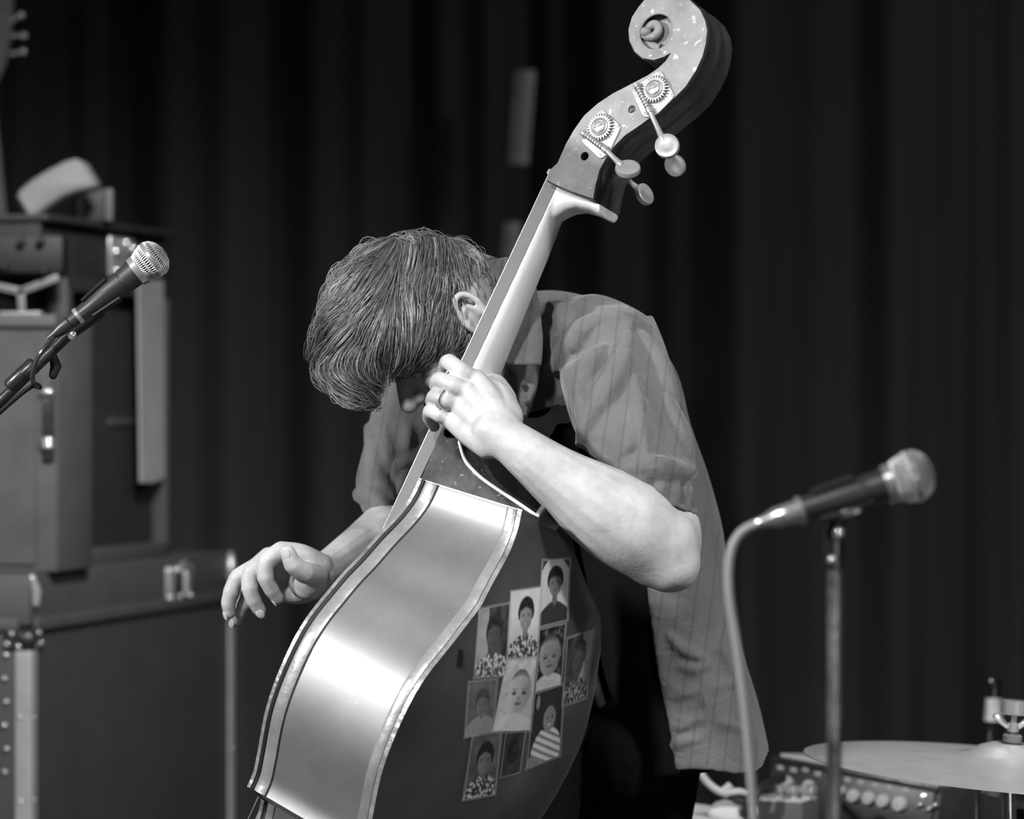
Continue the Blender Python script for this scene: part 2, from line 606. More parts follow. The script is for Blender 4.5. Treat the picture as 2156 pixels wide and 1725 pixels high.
# nut
MB().box(B(0, fbw(uN) + .004, uN + .004), BV * .0215, BW * .008, BU * .004, .0015).build('nut', mat('bone nut', .35, .5), bass)
# bridge (below the frame) and tailpiece, strings
u_br = uc - .17
wb_ = -.155
hb = lerp(fbw(uN), hitV(531, 1706, .046)[0], (u_br - uN) / (hitV(531, 1706, .046)[1] - uN))
br = MB().prism([B(.09, -.03, u_br), B(.085, hb * .55, u_br), B(.055, hb + .002, u_br), B(0, hb - .006, u_br), B(-.055, hb + .002, u_br), B(-.085, hb * .55, u_br),
                 B(-.09, -.03, u_br), B(-.04, -.03, u_br), B(-.03, -.06, u_br), B(.03, -.06, u_br), B(.04, -.03, u_br)], BU * .012)
br.build('bridge', m_neck, bass)
MB().prism([B(.02, -.12, u_br - .13), B(.045, -.10, UB + .1), B(-.045, -.10, UB + .1), B(-.02, -.12, u_br - .13)], BW * .02).build('tailpiece', m_ebony, bass)
sv = hitV(531, 1706, .046)
def string_w(u):
    return lerp(fbw(uN) - .0035, sv[0], (u - uN) / (sv[1] - uN))
for k in range(4):
    a = (1.5 - k) / 1.5
    bow = .010 * (1 - a * a)
    MB().tube([B(a * .015, fbw(uN) - .0035 - .003 * (1 - a * a), uN + .004), B(a * .05, string_w(u_br) - bow, u_br + .006),
               B(a * .018, -.12, u_br - .13)], .0012 + .0003 * k, 8).build('string', m_string, bass)
# endpin
MB().lathe(B(0, .1, UB + .01), -BU, [(0, .022), (.03, .018), (.032, .006), ((B(0, .1, UB).z) / BU.z - .005, .005), ((B(0, .1, UB).z) / BU.z + .005, .0015)], 16).build('endpin', m_nickel, bass)

# ---- scroll and pegbox: traced side profile, real width along BV
HV = .040
sc_px = [(1172, 342), (1189, 303), (1206, 273), (1228, 242), (1256, 217), (1289, 195), (1328, 175), (1362, 157), (1384, 142), (1400, 127), (1411, 112),
         (1398, 122), (1376, 129), (1353, 125), (1334, 109), (1323, 86), (1321, 61), (1328, 36), (1342, 14), (1356, -3), (1378, -15),
         (1406, -20), (1434, -14), (1456, 0), (1476, 19), (1487, 42), (1491, 64), (1488, 92), (1481, 120), (1467, 150), (1445, 184), (1420, 209),
         (1384, 239), (1351, 264), (1317, 287), (1295, 309), (1278, 334), (1264, 359), (1256, 390), (1249, 421), (1206, 407), (1170, 392), (1150, 381), (1154, 358)]
prof = [hitV(x, y, HV) for x, y in sc_px]
pc = [Vector((w, u, 0)) for w, u in prof]
# outward normals in profile space
n = len(pc)
area = sum(pc[i].x * pc[(i + 1) % n].y - pc[(i + 1) % n].x * pc[i].y for i in range(n))
def pn(i):
    e = (pc[(i + 1) % n] - pc[i - 1]).normalized()
    q = Vector((e.y, -e.x, 0))
    return q if area > 0 else -q
levels = [(1, -.0018), (.93, 0), (.80, 0), (.62, -.0025), (.35, -.003), (.12, -.0008), (0, 0), (-.12, -.0008), (-.35, -.003), (-.62, -.0025), (-.8, 0), (-.93, 0), (-1, -.0018)]
rings = []
for f, off in levels:
    ring = []
    for i in range(n):
        deep = off if (21 <= i <= 38) else off * .0 - (.0018 if abs(f) == 1 else 0)
        q = pc[i] + pn(i) * deep
        ring.append(B(HV * f, q.x, q.y))
    rings.append(ring)
hd = MB()
vs = [p for r in rings for p in r]
fs = []
for k in range(len(rings) - 1):
    for j in range(n):
        a, b = k * n + j, k * n + (j + 1) % n
        fs.append([a, b, b + n, a + n])
hd.add(vs, fs)
tris = tessellate_polygon([pc])
L_ = (len(rings) - 1) * n
hd.f += [list(t) for t in tris] + [[i + L_ for i in t][::-1] for t in tris]
nt = m_scroll.node_tree
_tc = nt.nodes.new('ShaderNodeTexCoord')
_dt = nt.nodes.new('ShaderNodeVectorMath'); _dt.operation = 'DOT_PRODUCT'
nt.links.new(_tc.outputs['Object'], _dt.inputs[0]); _dt.inputs[1].default_value = BU
_ns = nt.nodes.new('ShaderNodeTexNoise'); _ns.inputs['Scale'].default_value = 30
nt.links.new(_tc.outputs['Object'], _ns.inputs['Vector'])
_ad = nt.nodes.new('ShaderNodeMath'); _ad.operation = 'MULTIPLY_ADD'
nt.links.new(_ns.outputs['Fac'], _ad.inputs[0]); _ad.inputs[1].default_value = .03; nt.links.new(_dt.outputs['Value'], _ad.inputs[2])
_w, _u = hitV(1222, 316, HV)
_u0 = (B(HV, _w, _u) - Vector(bass.location)).dot(BU) + .015
_mr = nt.nodes.new('ShaderNodeMapRange'); _mr.inputs[1].default_value = _u0 - .012; _mr.inputs[2].default_value = _u0 + .012
_mr.inputs[3].default_value = .38; _mr.inputs[4].default_value = 1.0
nt.links.new(_ad.outputs[0], _mr.inputs['Value'])
_bs = nt.nodes['Principled BSDF']
_src = _bs.inputs['Base Color'].links[0].from_socket
_mu = nt.nodes.new('ShaderNodeMath'); _mu.operation = 'MULTIPLY'
nt.links.new(_src, _mu.inputs[0]); nt.links.new(_mr.outputs['Result'], _mu.inputs[1])
nt.links.new(_mu.outputs[0], _bs.inputs['Base Color'])
# recess of the volute on both faces, by boolean
vol = hitV(1382, 66, HV)
R_ = M(40, 4.96)
def boolean(mb, cutters, op='DIFFERENCE'):
    o = bpy.data.objects.new('t', mb.mesh('t')); COL.objects.link(o)
    bm = bmesh.new(); bm.from_mesh(o.data); bmesh.ops.recalc_face_normals(bm, faces=bm.faces); bm.to_mesh(o.data); bm.free()
    tmp = []
    for c in cutters:
        q = bpy.data.objects.new('c', c.mesh('c')); COL.objects.link(q); tmp.append(q)
        bm = bmesh.new(); bm.from_mesh(q.data); bmesh.ops.recalc_face_normals(bm, faces=bm.faces); bm.to_mesh(q.data); bm.free()
        md = o.modifiers.new('b', 'BOOLEAN'); md.object = q; md.operation = op; md.solver = 'EXACT'
    dg = bpy.context.evaluated_depsgraph_get()
    ev = o.evaluated_get(dg).to_mesh()
    out = MB(); out.v = [v.co.copy() for v in ev.vertices]; out.f = [list(p.vertices) for p in ev.polygons]
    o.evaluated_get(dg).to_mesh_clear()
    for q in tmp + [o]:
        bpy.data.objects.remove(q)
    return out
cut = [MB().tube([B(HV + .01, vol[0], vol[1]), B(HV - .016, vol[0], vol[1])], R_, 40)]
hole2 = hitV(1231, 329, HV)
cut.append(MB().tube([B(HV + .01, hole2[0], hole2[1]), B(HV - .02, hole2[0], hole2[1])], M(9.5, 4.96), 24))
hd = boolean(hd, cut)
head = hd.build('scroll', [m_scroll, m_pegback], bass, angle=38)
for p in head.data.polygons:  # right-turned faces and the drilled hole get a darker wood: painted shade
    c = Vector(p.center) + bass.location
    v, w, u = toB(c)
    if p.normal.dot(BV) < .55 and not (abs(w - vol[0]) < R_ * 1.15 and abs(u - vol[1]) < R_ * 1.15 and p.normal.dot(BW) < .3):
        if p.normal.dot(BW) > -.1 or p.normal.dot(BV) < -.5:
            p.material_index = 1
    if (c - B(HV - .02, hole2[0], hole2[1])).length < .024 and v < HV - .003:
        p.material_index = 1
# raised rim + spiral turn + eye
def circ(c, r, v, a0, a1, k, rr=None):
    return [B(v, c[0] + (r if rr is None else lerp(r, rr, i / k)) * math.cos(lerp(a0, a1, i / k)), c[1] + (r if rr is None else lerp(r, rr, i / k)) * math.sin(lerp(a0, a1, i / k))) for i in range(k + 1)]
MB().capsule(circ(vol, R_, HV - .0006, .2, 4.6, 36), .0013, 8).build('volute_rim', m_scroll, bass)
turn = hitV(1369, 72, HV)
eye = hitV(1358, 67, HV)
tr = MB()
K = 40
path, rad = [], []
for i in range(K + 1):
    t = i / K
    a = 5.2 - t * 2 * PI * 1.15
    r = lerp(R_ * .80, R_ * .16, t)
    cc = (lerp(vol[0], eye[0], t), lerp(vol[1], eye[1], t))
    path.append(B(HV - .015 + .012 * t, cc[0] + r * math.cos(a), cc[1] + r * math.sin(a)))
    rad.append(lerp(.0075, .0055, t))
tr.tube(path, rad, 10)
tr.build('volute_turn', m_scroll, bass, angle=60)
MB().ball(B(HV - .001, eye[0], eye[1]), (.0072, .0072, .0075), (BW, BU, BV)).build('volute_eye', m_scroll, bass)

# chin below the nut: flared end of the neck under the pegbox
chin_px = [(1152, 384), (1170, 392), (1206, 407), (1262, 429), (1264, 440), (1259, 452), (1232, 438), (1206, 433), (1184, 438), (1168, 449), (1150, 470), (1130, 455)]
HC = .0285
crings = []
for (ux, uy), (lx, ly), hv in (((1148, 381), (1136, 476), .0208), ((1160, 386), (1150, 462), .0210), ((1176, 394), (1170, 449), .0215), ((1196, 403), (1187, 439), .0225),
                               ((1220, 413), (1207, 434), .0245), ((1245, 423), (1235, 440), .027), ((1263, 430), (1259, 452), .0285)):
    a_, b_ = hitV(ux, uy, hv), hitV(lx, ly, hv)
    ring = []
    for k in range(17):
        t = PI * k / 16
        s_ = math.sin(t) ** .55
        ring.append(B(hv * math.copysign(abs(math.cos(t)) ** .55, math.cos(t)), lerp(a_[0], b_[0], s_), lerp(a_[1], b_[1], s_)))
    crings.append(ring)
neck_mb.loft(crings)
neck_mb.fixed(.0016, 8).build('neck', m_neck, bass, angle=180)
# plug on the cheek
pl = hitV(1330, 230, HV)
MB().lathe(B(HV - .001, pl[0], pl[1]), BV, [(0, .0066), (.001, .0066), (.0008, .0058), (.0018, .0045), (.0022, .002)], 20).build('peg_plug', m_pegback, bass)

# ---- tuning machines
def tuner(plate_px, gear_px, worm_a, worm_b, shaft_b, key_px, key_r, key_tilt, name_lab):
    v0 = HV
    def q(px, dv=0.0):
        w, u = hitV(px[0], px[1], v0 + dv)
        return B(v0 + dv, w, u)
    cs = [hitV(x, y, v0) for x, y in plate_px]
    pts = []
    m_ = len(cs)
    for i in range(m_):                                     # rounded corners
        a, b, c = Vector(cs[i - 1] + (0,)), Vector(cs[i] + (0,)), Vector(cs[(i + 1) % m_] + (0,))
        r = .0075
        p0, p1 = b + (a - b).normalized() * r, b + (c - b).normalized() * r
        for t in (0, .2, .4, .6, .8, 1):
            s = p0.lerp(b, t).lerp(b.lerp(p1, t), t)
            pts.append(B(v0 + .0002, s.x, s.y))
    pl = MB().prism(pts, BV * .0022, .0006).build('tuner_plate', m_brass, bass)
    pl['label'] = name_lab
    gw, gu = hitV(gear_px[0], gear_px[1], v0)
    R = M(31, 4.95)
    T = 26
    ring = []
    for k in range(T * 4):
        a = 2 * PI * k / (T * 4)
        r = (R, R, R * .80, R * .80)[k % 4]
        ring.append((r * math.cos(a), r * math.sin(a)))
    g = MB()
    zs = [(.0026, 1), (.0058, 1), (.0072, .94)]
    g.loft([[B(v0 + z, gw + x * k, gu + y * k) for x, y in ring] for z, k in zs])
    g.lathe(B(v0 + .0066, gw, gu), BV, [(0, R * .66), (.0022, R * .62), (.0026, R * .56), (.0018, R * .50), (.0012, R * .44)], 28)
    g.build('gear', m_brass, pl)
    s = MB().lathe(B(v0 + .0072, gw, gu), BV, [(0, R * .42), (.0022, R * .40), (.0030, R * .28), (.0032, R * .1)], 24)
    s.build('gear_screw', m_brass, pl)
    d = (BW * .75 + BU * .66).normalized()
    MB().box(B(v0 + .0102, gw, gu), d * R * .36, d.cross(BV) * .0004, BV * .0004).build('screw_slot', m_seam, pl)
    a, b = q(worm_a, .006), q(worm_b, .006)
    w_ = MB()
    path, rad = [], []
    for i in range(61):
        t = i / 60
        path.append(a.lerp(b, t))
        rad.append(.0050 if (t < .16 or t > .84) else (.0045 if (i // 3) % 2 else .0028))
    rad[7] = rad[8] = .0034
    w_.tube(path, rad, 14)
    w_.build('worm', m_brass, pl, angle=30)
    e = q(shaft_b, .006)
    dirv = (e - b).normalized()
    k0, k1 = q((key_px[0], key_px[1]), .006), None
    sh = MB().tube([b - dirv * .002, b + dirv * .004, b.lerp(e, .5), e - dirv * .003, e, e + dirv * .006], [.0042, .0034, .0036, .0044, .0052, .0046], 14)
    sh.build('key_shaft', m_brass, pl, angle=40)
    key(k0, key_r, key_tilt, pl, dirv)
    for x, y in plate_px:
        w, u = hitV(lerp(x, gear_px[0], .16), lerp(y, gear_px[1], .16), v0)
        MB().lathe(B(v0 + .002, w, u), BV, [(0, .0021), (.0008, .0019), (.0012, .001)], 12).build('plate_screw', m_brass, pl)
    return pl
def key(c, r, tilt, parent, d):
    """flat oval thumb key: r = radii in metres, tilt = (normal direction)"""
    nrm = Vector(tilt).normalized()
    x = (d - nrm * d.dot(nrm)).normalized()
    y = nrm.cross(x)
    k = MB()
    rings = []
    for z, s in ((-.0042, .55), (-.0045, .80), (-.0036, .95), (0, 1.0), (.0036, .95), (.0045, .80), (.0034, .45)):
        rings.append([c + nrm * z + x * r * s * math.cos(a) + y * r * .92 * s * math.sin(a) for a in (2 * PI * j / 28 for j in range(28))])
    k.loft(rings)
    return k.build('tuning_key', m_brass, parent, angle=50)
tuner([(1392, 146), (1423, 204), (1384, 243), (1356, 250), (1329, 190)], (1382, 190), (1340, 178), (1370, 238), (1394, 290), (1405, 308), M(29, 4.93), (-.25, -.85, .35),
      'metal tuning machine nearer the scroll')
tuner([(1266, 228), (1310, 267), (1284, 322), (1266, 338), (1223, 297)], (1267, 270), (1228, 280), (1278, 318), (1304, 344), (1322, 356), M(29, 4.93), (-.1, -.62, .78),
      'metal tuning machine nearer the nut')
# the two keys of the far cheek
for (kx, ky, sx, sy, tilt, lab) in ((1419, 347, 1385, 300, (-.45, -.75, -.2), 'far-side key below the scroll'), (1354, 408, 1300, 360, (.62, -.62, .35), 'far-side key below the nut')):
    w, u = hitV(sx, sy, -HV)
    a = B(-HV - .004, w, u)
    w, u = hitV(kx, ky, -HV)
    c = B(-HV - .004, w, u)
    d = (c - a).normalized()
    shf = MB().tube([a, a.lerp(c, .55), c - d * .014, c - d * .008], [.0036, .0036, .005, .0045], 12).build('key_shaft', m_brass, bass)
    shf['label'] = lab
    key(c, M(25, 5.0), tilt, shf, d)

# ---- snapshots taped to the back (flat prints, built on the curved back)
m_print = bpy.data.materials.new('photo print')
m_print.use_nodes = True
_a = m_print.node_tree.nodes.new('ShaderNodeVertexColor'); _a.layer_name = 'print'
_b = m_print.node_tree.nodes['Principled BSDF']
m_print.node_tree.links.new(_a.outputs[0], _b.inputs['Base Color'])
_b.inputs['Roughness'].default_value = .35
m_tape = mat('clear tape', .55, .3)
m_tape.node_tree.nodes['Principled BSDF'].inputs['Alpha'].default_value = .22
def on_back(px, py, lift=.0012):
    d = ray(px, py).normalized()
    hit, nrm, i, dist = bk_bvh.ray_cast(CAM, d)
    if hit is None:
        return None
    if nrm.dot(d) > 0:
        nrm = -nrm
    return hit + nrm * lift
def ell(x, y, cx, cy, rx, ry):
    return ((x - cx) / rx) ** 2 + ((y - cy) / ry) ** 2
def nz(x, y, s, k=0):
    return noise.noise(Vector((x * s, y * s * 1.4, 3.7 + k)))
def portrait(x, y, bg, skin, hairc, cloth, pattern, seed, cx=.52, cy=.40, rx=.17, ry=.16, smile=True, beard=False):
    """simple head-and-shoulders print; x right, y down in 0..1"""
    c = bg + .05 * nz(x, y, 5, seed)
    cy += .02; ry *= 1.18; rx *= 1.05
    # shoulders
    sy = .64 + .5 * abs(x - cx) ** 1.6
    if y > sy:
        c = cloth
        if pattern == 'floral':
            c = cloth + (.45 if nz(x, y, 17, seed) > .08 else 0) + .1 * nz(x, y, 40, seed)
        if pattern == 'stripe':
            c = .7 if math.sin((y + .25 * x) * 75) > -.1 else .28
    if abs(x - cx) < .085 and cy < y < .74 - abs(x - cx):
        c = skin * .8
    if pattern != 'stripe' and ell(x, y, cx, cy - .045, rx * 1.15, ry * 1.16) < 1 and y < cy + .06:
        c = hairc + .04 * nz(x, y, 30, seed)
    if ell(x, y, cx, cy + .03, rx * .86, ry) < 1 and (y > cy - ry * .35 or ell(x, y, cx, cy + .05, rx * .86, ry * .8) < 1):
        c = skin * (1 - .25 * (x - cx + .05) / rx)
        for ex in (-.07, .07):
            if ell(x, y, cx + ex * rx / .17, cy + .01, .032 * rx / .17, .013) < 1:
                c = .05
            if ell(x, y, cx + ex * rx / .17, cy - .022, .045 * rx / .17, .008) < 1:
                c = skin * .45
        if ell(x, y, cx, cy + .055, .022, .012) < 1:
            c = skin * .7
        if ell(x, y, cx, cy + .1 * ry / .16, .06 * rx / .17, .012) < 1:
            c = skin * 2.0 if smile and ell(x, y, cx, cy + .1 * ry / .16, .042 * rx / .17, .006) < 1 else skin * .45
    return max(0.01, min(.9, c))
def baby(x, y, bg, skin, seed, cx=.5, cy=.42, rx=.36, ry=.28, hairc=.05, cloth=.65):
    c = bg + .12 * nz(x, y, 9, seed)
    if ell(x, y, .5, 1.02, .62, .26) < 1:
        c = cloth + .06 * nz(x, y, 20, seed)
    if abs(x - cx) < rx * 1.12 and ell(x, y, cx, cy + .03, rx * 1.14, .07) < 1:
        c = skin * .75
    if ell(x, y, cx, cy, rx, ry) < 1:
        c = skin * (1 - .3 * (x - cx) / rx) + .03 * nz(x, y, 8, seed)
        hl = cy - ry * .52 - .06 * math.cos((x - cx) / rx * 2)
        if y < hl:
            c = lerp(hairc, skin * .6, max(0, min(1, 1 - (hl - y) / .08)))
        for ex in (-.42, .42):
            if ell(x, y, cx + ex * rx, cy + .03, rx * .2, .022) < 1:
                c = .04
            if ell(x, y, cx + ex * rx, cy - .02, rx * .24, .010) < 1:
                c = skin * .5
        if ell(x, y, cx, cy + .1, rx * .2, .02) < 1:
            c = skin * .62
        if ell(x, y, cx, cy + .175, rx * .33, .022) < 1:
            c = skin * .35
    return max(.01, min(.9, c))
def child(x, y, seed):
    c = .015
    if y > .55 and ell(x, y, .55, .86, .46, .34) < 1:
        c = .72 if math.sin((y * 1.0 - .35 * x) * 60) > -.2 else .2
    if ell(x, y, .12, 1.0, .3, .13) < 1:
        c = .22
    if ell(x, y, .62, .28, .26, .2) < 1:
        c = .02
    if ell(x, y, .6, .42, .2, .17) < 1:
        c = .24 * (1 - .6 * (x - .6))
        for ex in (.52, .69):
            if ell(x, y, ex, .40, .035, .016) < 1: c = .02
        if ell(x, y, .6, .5, .06, .02) < 1: c = .5
        if ell(x, y, .6, .46, .03, .015) < 1: c = .13
    if ell(x, y, .18, .14, .06, .1) < 1:
        c = .25
    return c
def c5(pts):
    return [(780 + x * .3392, 1140 + y * .3392) for x, y in pts]
snaps = [
    (c5([(1062, 118), (1232, 108), (1215, 490), (1040, 532)]), lambda x, y: portrait(x, y, .42, .13, .012, .03, '', 1, cx=.52, cy=.34, rx=.24, ry=.16, smile=False), 'topmost snapshot, man in dark open shirt'),
    (c5([(868, 312), (1055, 285), (1030, 716), (845, 728)]), lambda x, y: portrait(x, y, .5, .22, .012, .05, 'floral', 2, cx=.55, cy=.36, rx=.22, ry=.17), 'snapshot of smiling person in patterned shirt on pale background'),
    (c5([(672, 420), (862, 385), (836, 830), (640, 848)]), lambda x, y: portrait(x, y, .32 if x < .34 + .06 * nz(x, y, 7) else .05, .09, .03, .08, 'floral', 3, cx=.55, cy=.38, rx=.22, ry=.18, smile=False), 'snapshot of person in floral shirt, left of the top row'),
    (c5([(1042, 548), (1205, 512), (1175, 888), (1020, 932)]), lambda x, y: baby(x, y, .02, .26, 4, cx=.48, cy=.46, rx=.40, ry=.34, cloth=.55), 'snapshot of frowning baby on dark background'),
    (c5([(1215, 605), (1385, 540), (1333, 970), (1185, 1022)]), lambda x, y: portrait(x, y, .4 + .1 * nz(x, y, 12) if x > .62 - .1 * y else .03, .05, .015, .03, 'floral', 5, cx=.5, cy=.36, rx=.24, ry=.2, smile=False) * (.6 if y > .66 else 1), 'rightmost dark snapshot with pale leafy strip'),
    (c5([(845, 735), (1030, 716), (988, 1172), (752, 1180)]), lambda x, y: baby(x, y, .5, .42, 6, cx=.56, cy=.45, rx=.34, ry=.30, hairc=.08, cloth=.6), 'largest pale snapshot of laughing baby'),
    (c5([(606, 872), (780, 852), (754, 1175), (580, 1218)]), lambda x, y: portrait(x, y, .12, .16, .05, .28, '', 7, cx=.55, cy=.42, rx=.22, ry=.18, smile=False) * .8 + .03, 'faded grey snapshot left of the laughing baby'),
    (c5([(1012, 945), (1195, 882), (1168, 1328), (962, 1410)]), lambda x, y: child(x, y, 8), 'snapshot of toddler in striped top'),
    (c5([(628, 1208), (806, 1172), (766, 1568), (570, 1606)]), lambda x, y: portrait(x, y, .1, .16, .015, .04, 'floral', 9, cx=.55, cy=.4, rx=.24, ry=.18), 'lowest snapshot, curly haired smiling person'),
    (c5([(834, 1192), (956, 1168), (920, 1432), (800, 1466)]), lambda x, y: .035 + .02 * nz(x, y, 5) - .02 * (1 if ell(x, y, .5, .45, .3, .3) < 1 else 0), 'small nearly black snapshot beside the lowest one'),
]
for q, fn, lab in snaps:
    NX, NY = 40, 60
    pos, colr = [], []
    for j in range(NY + 1):
        for i in range(NX + 1):
            x, y = i / NX, j / NY
            px = lerp(lerp(q[0][0], q[1][0], x), lerp(q[3][0], q[2][0], x), y)
            py = lerp(lerp(q[0][1], q[1][1], x), lerp(q[3][1], q[2][1], x), y)
            pos.append(on_back(px, py, .0012) or B(0, .25, -.3))
            cx_ = sum(fn(x + dx, y + dy) for dx, dy in ((0, 0), (.014, .006), (-.014, -.006), (.006, -.012), (-.006, .012))) / 5
            colr.append(cx_)
    cut = 'topmost' in lab
    w_ = NX + 1
    fcs = []
    for j in range(NY):
        for i in range(NX):
            x, y = (i + .5) / NX, (j + .5) / NY
            if cut and (y < .17 * (1 - x / .24) or y < .15 * (1 - (1 - x) / .24)):
                continue
            fcs.append([j * w_ + i, (j + 1) * w_ + i, (j + 1) * w_ + i + 1, j * w_ + i + 1])
    mb = MB().add(pos, fcs)
    o = mb.build('snapshot', m_print, bass, angle=180, recalc=False)
    o['label'] = lab
    ca = o.data.color_attributes.new('print', 'FLOAT_COLOR', 'POINT')
    for k, c in enumerate(colr):
        ca.data[k].color = (c, c, c, 1)
    # tape frame around it
    ctr = (sum(p[0] for p in q) / 4, sum(p[1] for p in q) / 4)
    tb = MB()
    outer = [(ctr[0] + (x - ctr[0]) * 1.10, ctr[1] + (y - ctr[1]) * 1.05) for x, y in q]
    inner = [(ctr[0] + (x - ctr[0]) * .93, ctr[1] + (y - ctr[1]) * .965) for x, y in q]
    ro, ri = [], []
    for a in range(4):
        for t in range(10):
            ro.append(on_back(lerp(outer[a][0], outer[(a + 1) % 4][0], t / 10), lerp(outer[a][1], outer[(a + 1) % 4][1], t / 10), .0018))
            ri.append(on_back(lerp(inner[a][0], inner[(a + 1) % 4][0], t / 10), lerp(inner[a][1], inner[(a + 1) % 4][1], t / 10), .0018))
    if None not in ro and None not in ri:
        tb.loft([ro, ri], cap=False)
        tb.build('clear_tape', m_tape, o, angle=180, recalc=False)
# dark sticker remnant left of the snapshots
sk = [on_back(x, y, .0013) for x, y in c5([(545, 668), (568, 672), (566, 770), (535, 775)])]
MB().prism(sk, BW * .0006).build('sticker_remnant', m_seam, bass)

# ------------------------------------------------------------------ person
person = thing('person', 'musician in dark open short-sleeved shirt bent over the bass, head bowed, gripping its neck', 'person', (P(1390, 1500, 5.36).x, 5.36, 0))
def limb(mb, pts, seg=16, flat=.9):
    """pts: (px, py, Y, radius m)"""
    c = catmull([tuple(P(a, b, Y)) for a, b, Y, r in pts], 5)
    r = [v.x for v in catmull([(q[3], 0, 0) for q in pts], 5)]
    mb.capsule(c, r, seg)
    return mb
def finger(mb, pts, r0, r1):
    c = [P(a, b, Y) for a, b, Y in pts]
    cc = catmull([tuple(p) for p in c], 4)
    n = len(cc) - 1
    rr = []
    for i in range(n + 1):
        t = i / n * (len(pts) - 1)
        k = 1 + .09 * max(0, 1 - abs(t - round(t)) * 3.2) * (0 < round(t) < len(pts) - 1)
        rr.append(lerp(r0, r1, i / n) * k)
    mb.capsule(cc, rr, 14)
    return cc
body = MB()
# head frame: F out of the face, C crown, S towards the camera
Hc = P(940, 675, 5.12)
F_ = Vector((-.70, -.22, -.66)).normalized()
C_ = Vector((-.64, -.02, .72)); C_ = (C_ - F_ * C_.dot(F_)).normalized()
S_ = C_.cross(F_)
if S_.y > 0: S_ = -S_
def Hd(f, c, s):
    return Hc + F_ * f + C_ * c + S_ * s
AX = (F_, C_, S_)
def hb_(f, c, s, r):
    body.ball(Hd(f, c, s), r, AX, 14, 20)
hb_(0, .005, 0, (.098, .086, .077))
hb_(.040, -.03, 0, (.058, .055, .066))
hb_(.046, -.072, 0, (.050, .045, .056))
hb_(.030, -.088, 0, (.050, .034, .055))
hb_(.078, -.114, 0, (.020, .017, .024))
for s in (-1, 1):
    hb_(.084, .004, s * .030, (.014, .011, .026))            # brow
    hb_(.074, -.046, s * .040, (.020, .020, .022))           # cheekbone
    body.capsule([Hd(-.012, -.06, s * .058), Hd(.02, -.105, s * .045), Hd(.07, -.118, s * .014)], [.016, .014, .012])   # jaw line
    # ear: rim, lobe and bowl
    ex = s * .0745
    rim = [Hd(-.008 + .018 * math.cos(a) - .006, -.018 + .032 * math.sin(a), ex + s * (.010 + .004 * math.sin(a))) for a in (math.radians(d) for d in range(-40, 231, 18))]
    body.capsule(rim, .0048, 8)
    body.capsule([Hd(-.012 + .010 * math.cos(a), -.022 + .018 * math.sin(a), ex + s * .006) for a in (math.radians(d) for d in range(-10, 200, 20))], .0042, 8)
    hb_(-.004, -.048, ex + s * .006, (.0085, .010, .0045))
    hb_(-.012, -.022, ex - s * .004, (.017, .028, .009))
body.capsule([Hd(.096, -.008, 0), Hd(.112, -.034, 0), Hd(.121, -.050, 0)], [.0105, .0125, .0135])
for s in (-1, 1):
    body.ball(Hd(.106, -.053, s * .011), (.010, .009, .008), AX)
body.capsule([Hd(.090, -.035, 0), Hd(.104, -.052, 0)], [.014, .012])
body.capsule([Hd(.088, -.078, -.022), Hd(.099, -.075, 0), Hd(.088, -.078, .022)], [.004, .0066, .004])
body.capsule([Hd(.086, -.089, -.019), Hd(.096, -.089, 0), Hd(.086, -.089, .019)], [.004, .0068, .004])
# neck and torso, hips, legs
limb(body, [(985, 690, 5.16, .056), (1040, 715, 5.20, .06), (1100, 745, 5.25, .072)])
limb(body, [(1110, 770, 5.28, .07), (1200, 840, 5.30, .095), (1280, 950, 5.32, .088), (1345, 1150, 5.34, .085), (1392, 1360, 5.36, .070), (1420, 1500, 5.36, .060)])
limb(body, [(1420, 1490, 5.36, .055), (1375, 1550, 5.36, .05), (1320, 1600, 5.36, .06)])
limb(body, [(1020, 830, 5.36, .08), (1120, 800, 5.30, .10), (1210, 790, 5.22, .085), (1290, 770, 5.11, .05)])
for dx, dy in ((-.11, -.02), (.06, .05)):
    h0 = P(1268, 1580, 5.36)
    fx = h0 + Vector((dx, dy, -.08))
    body.capsule([fx, Vector((fx.x - .02, fx.y - .06, .52)), Vector((fx.x + .04, fx.y + .02, .10))], [.065, .055, .045])
    body.capsule([Vector((fx.x + .05, fx.y + .03, .05)), Vector((fx.x - .02, fx.y - .10, .045))], [.04, .035])
# left arm (camera side): shoulder, elbow, forearm
limb(body, [(1300, 770, 5.09, .050), (1322, 850, 5.03, .052), (1350, 950, 4.98, .050), (1385, 1050, 4.945, .047), (1408, 1130, 4.915, .046), (1408, 1188, 4.90, .040)])
limb(body, [(1420, 1150, 4.905, .036), (1392, 1160, 4.895, .050), (1330, 1110, 4.88, .063), (1255, 1062, 4.865, .056), (1180, 1010, 4.855, .043), (1118, 963, 4.85, .0345), (1068, 925, 4.855, .030), (1040, 908, 4.86, .029)])
limb(body, [(1425, 1192, 4.90, .026), (1370, 1180, 4.89, .034), (1295, 1135, 4.88, .034), (1225, 1085, 4.87, .026), (1160, 1030, 4.865, .018)])   # ulna side
body.ball(P(1412, 1185, 4.888), .042)
body.ball(P(1385, 1150, 4.895), .058)
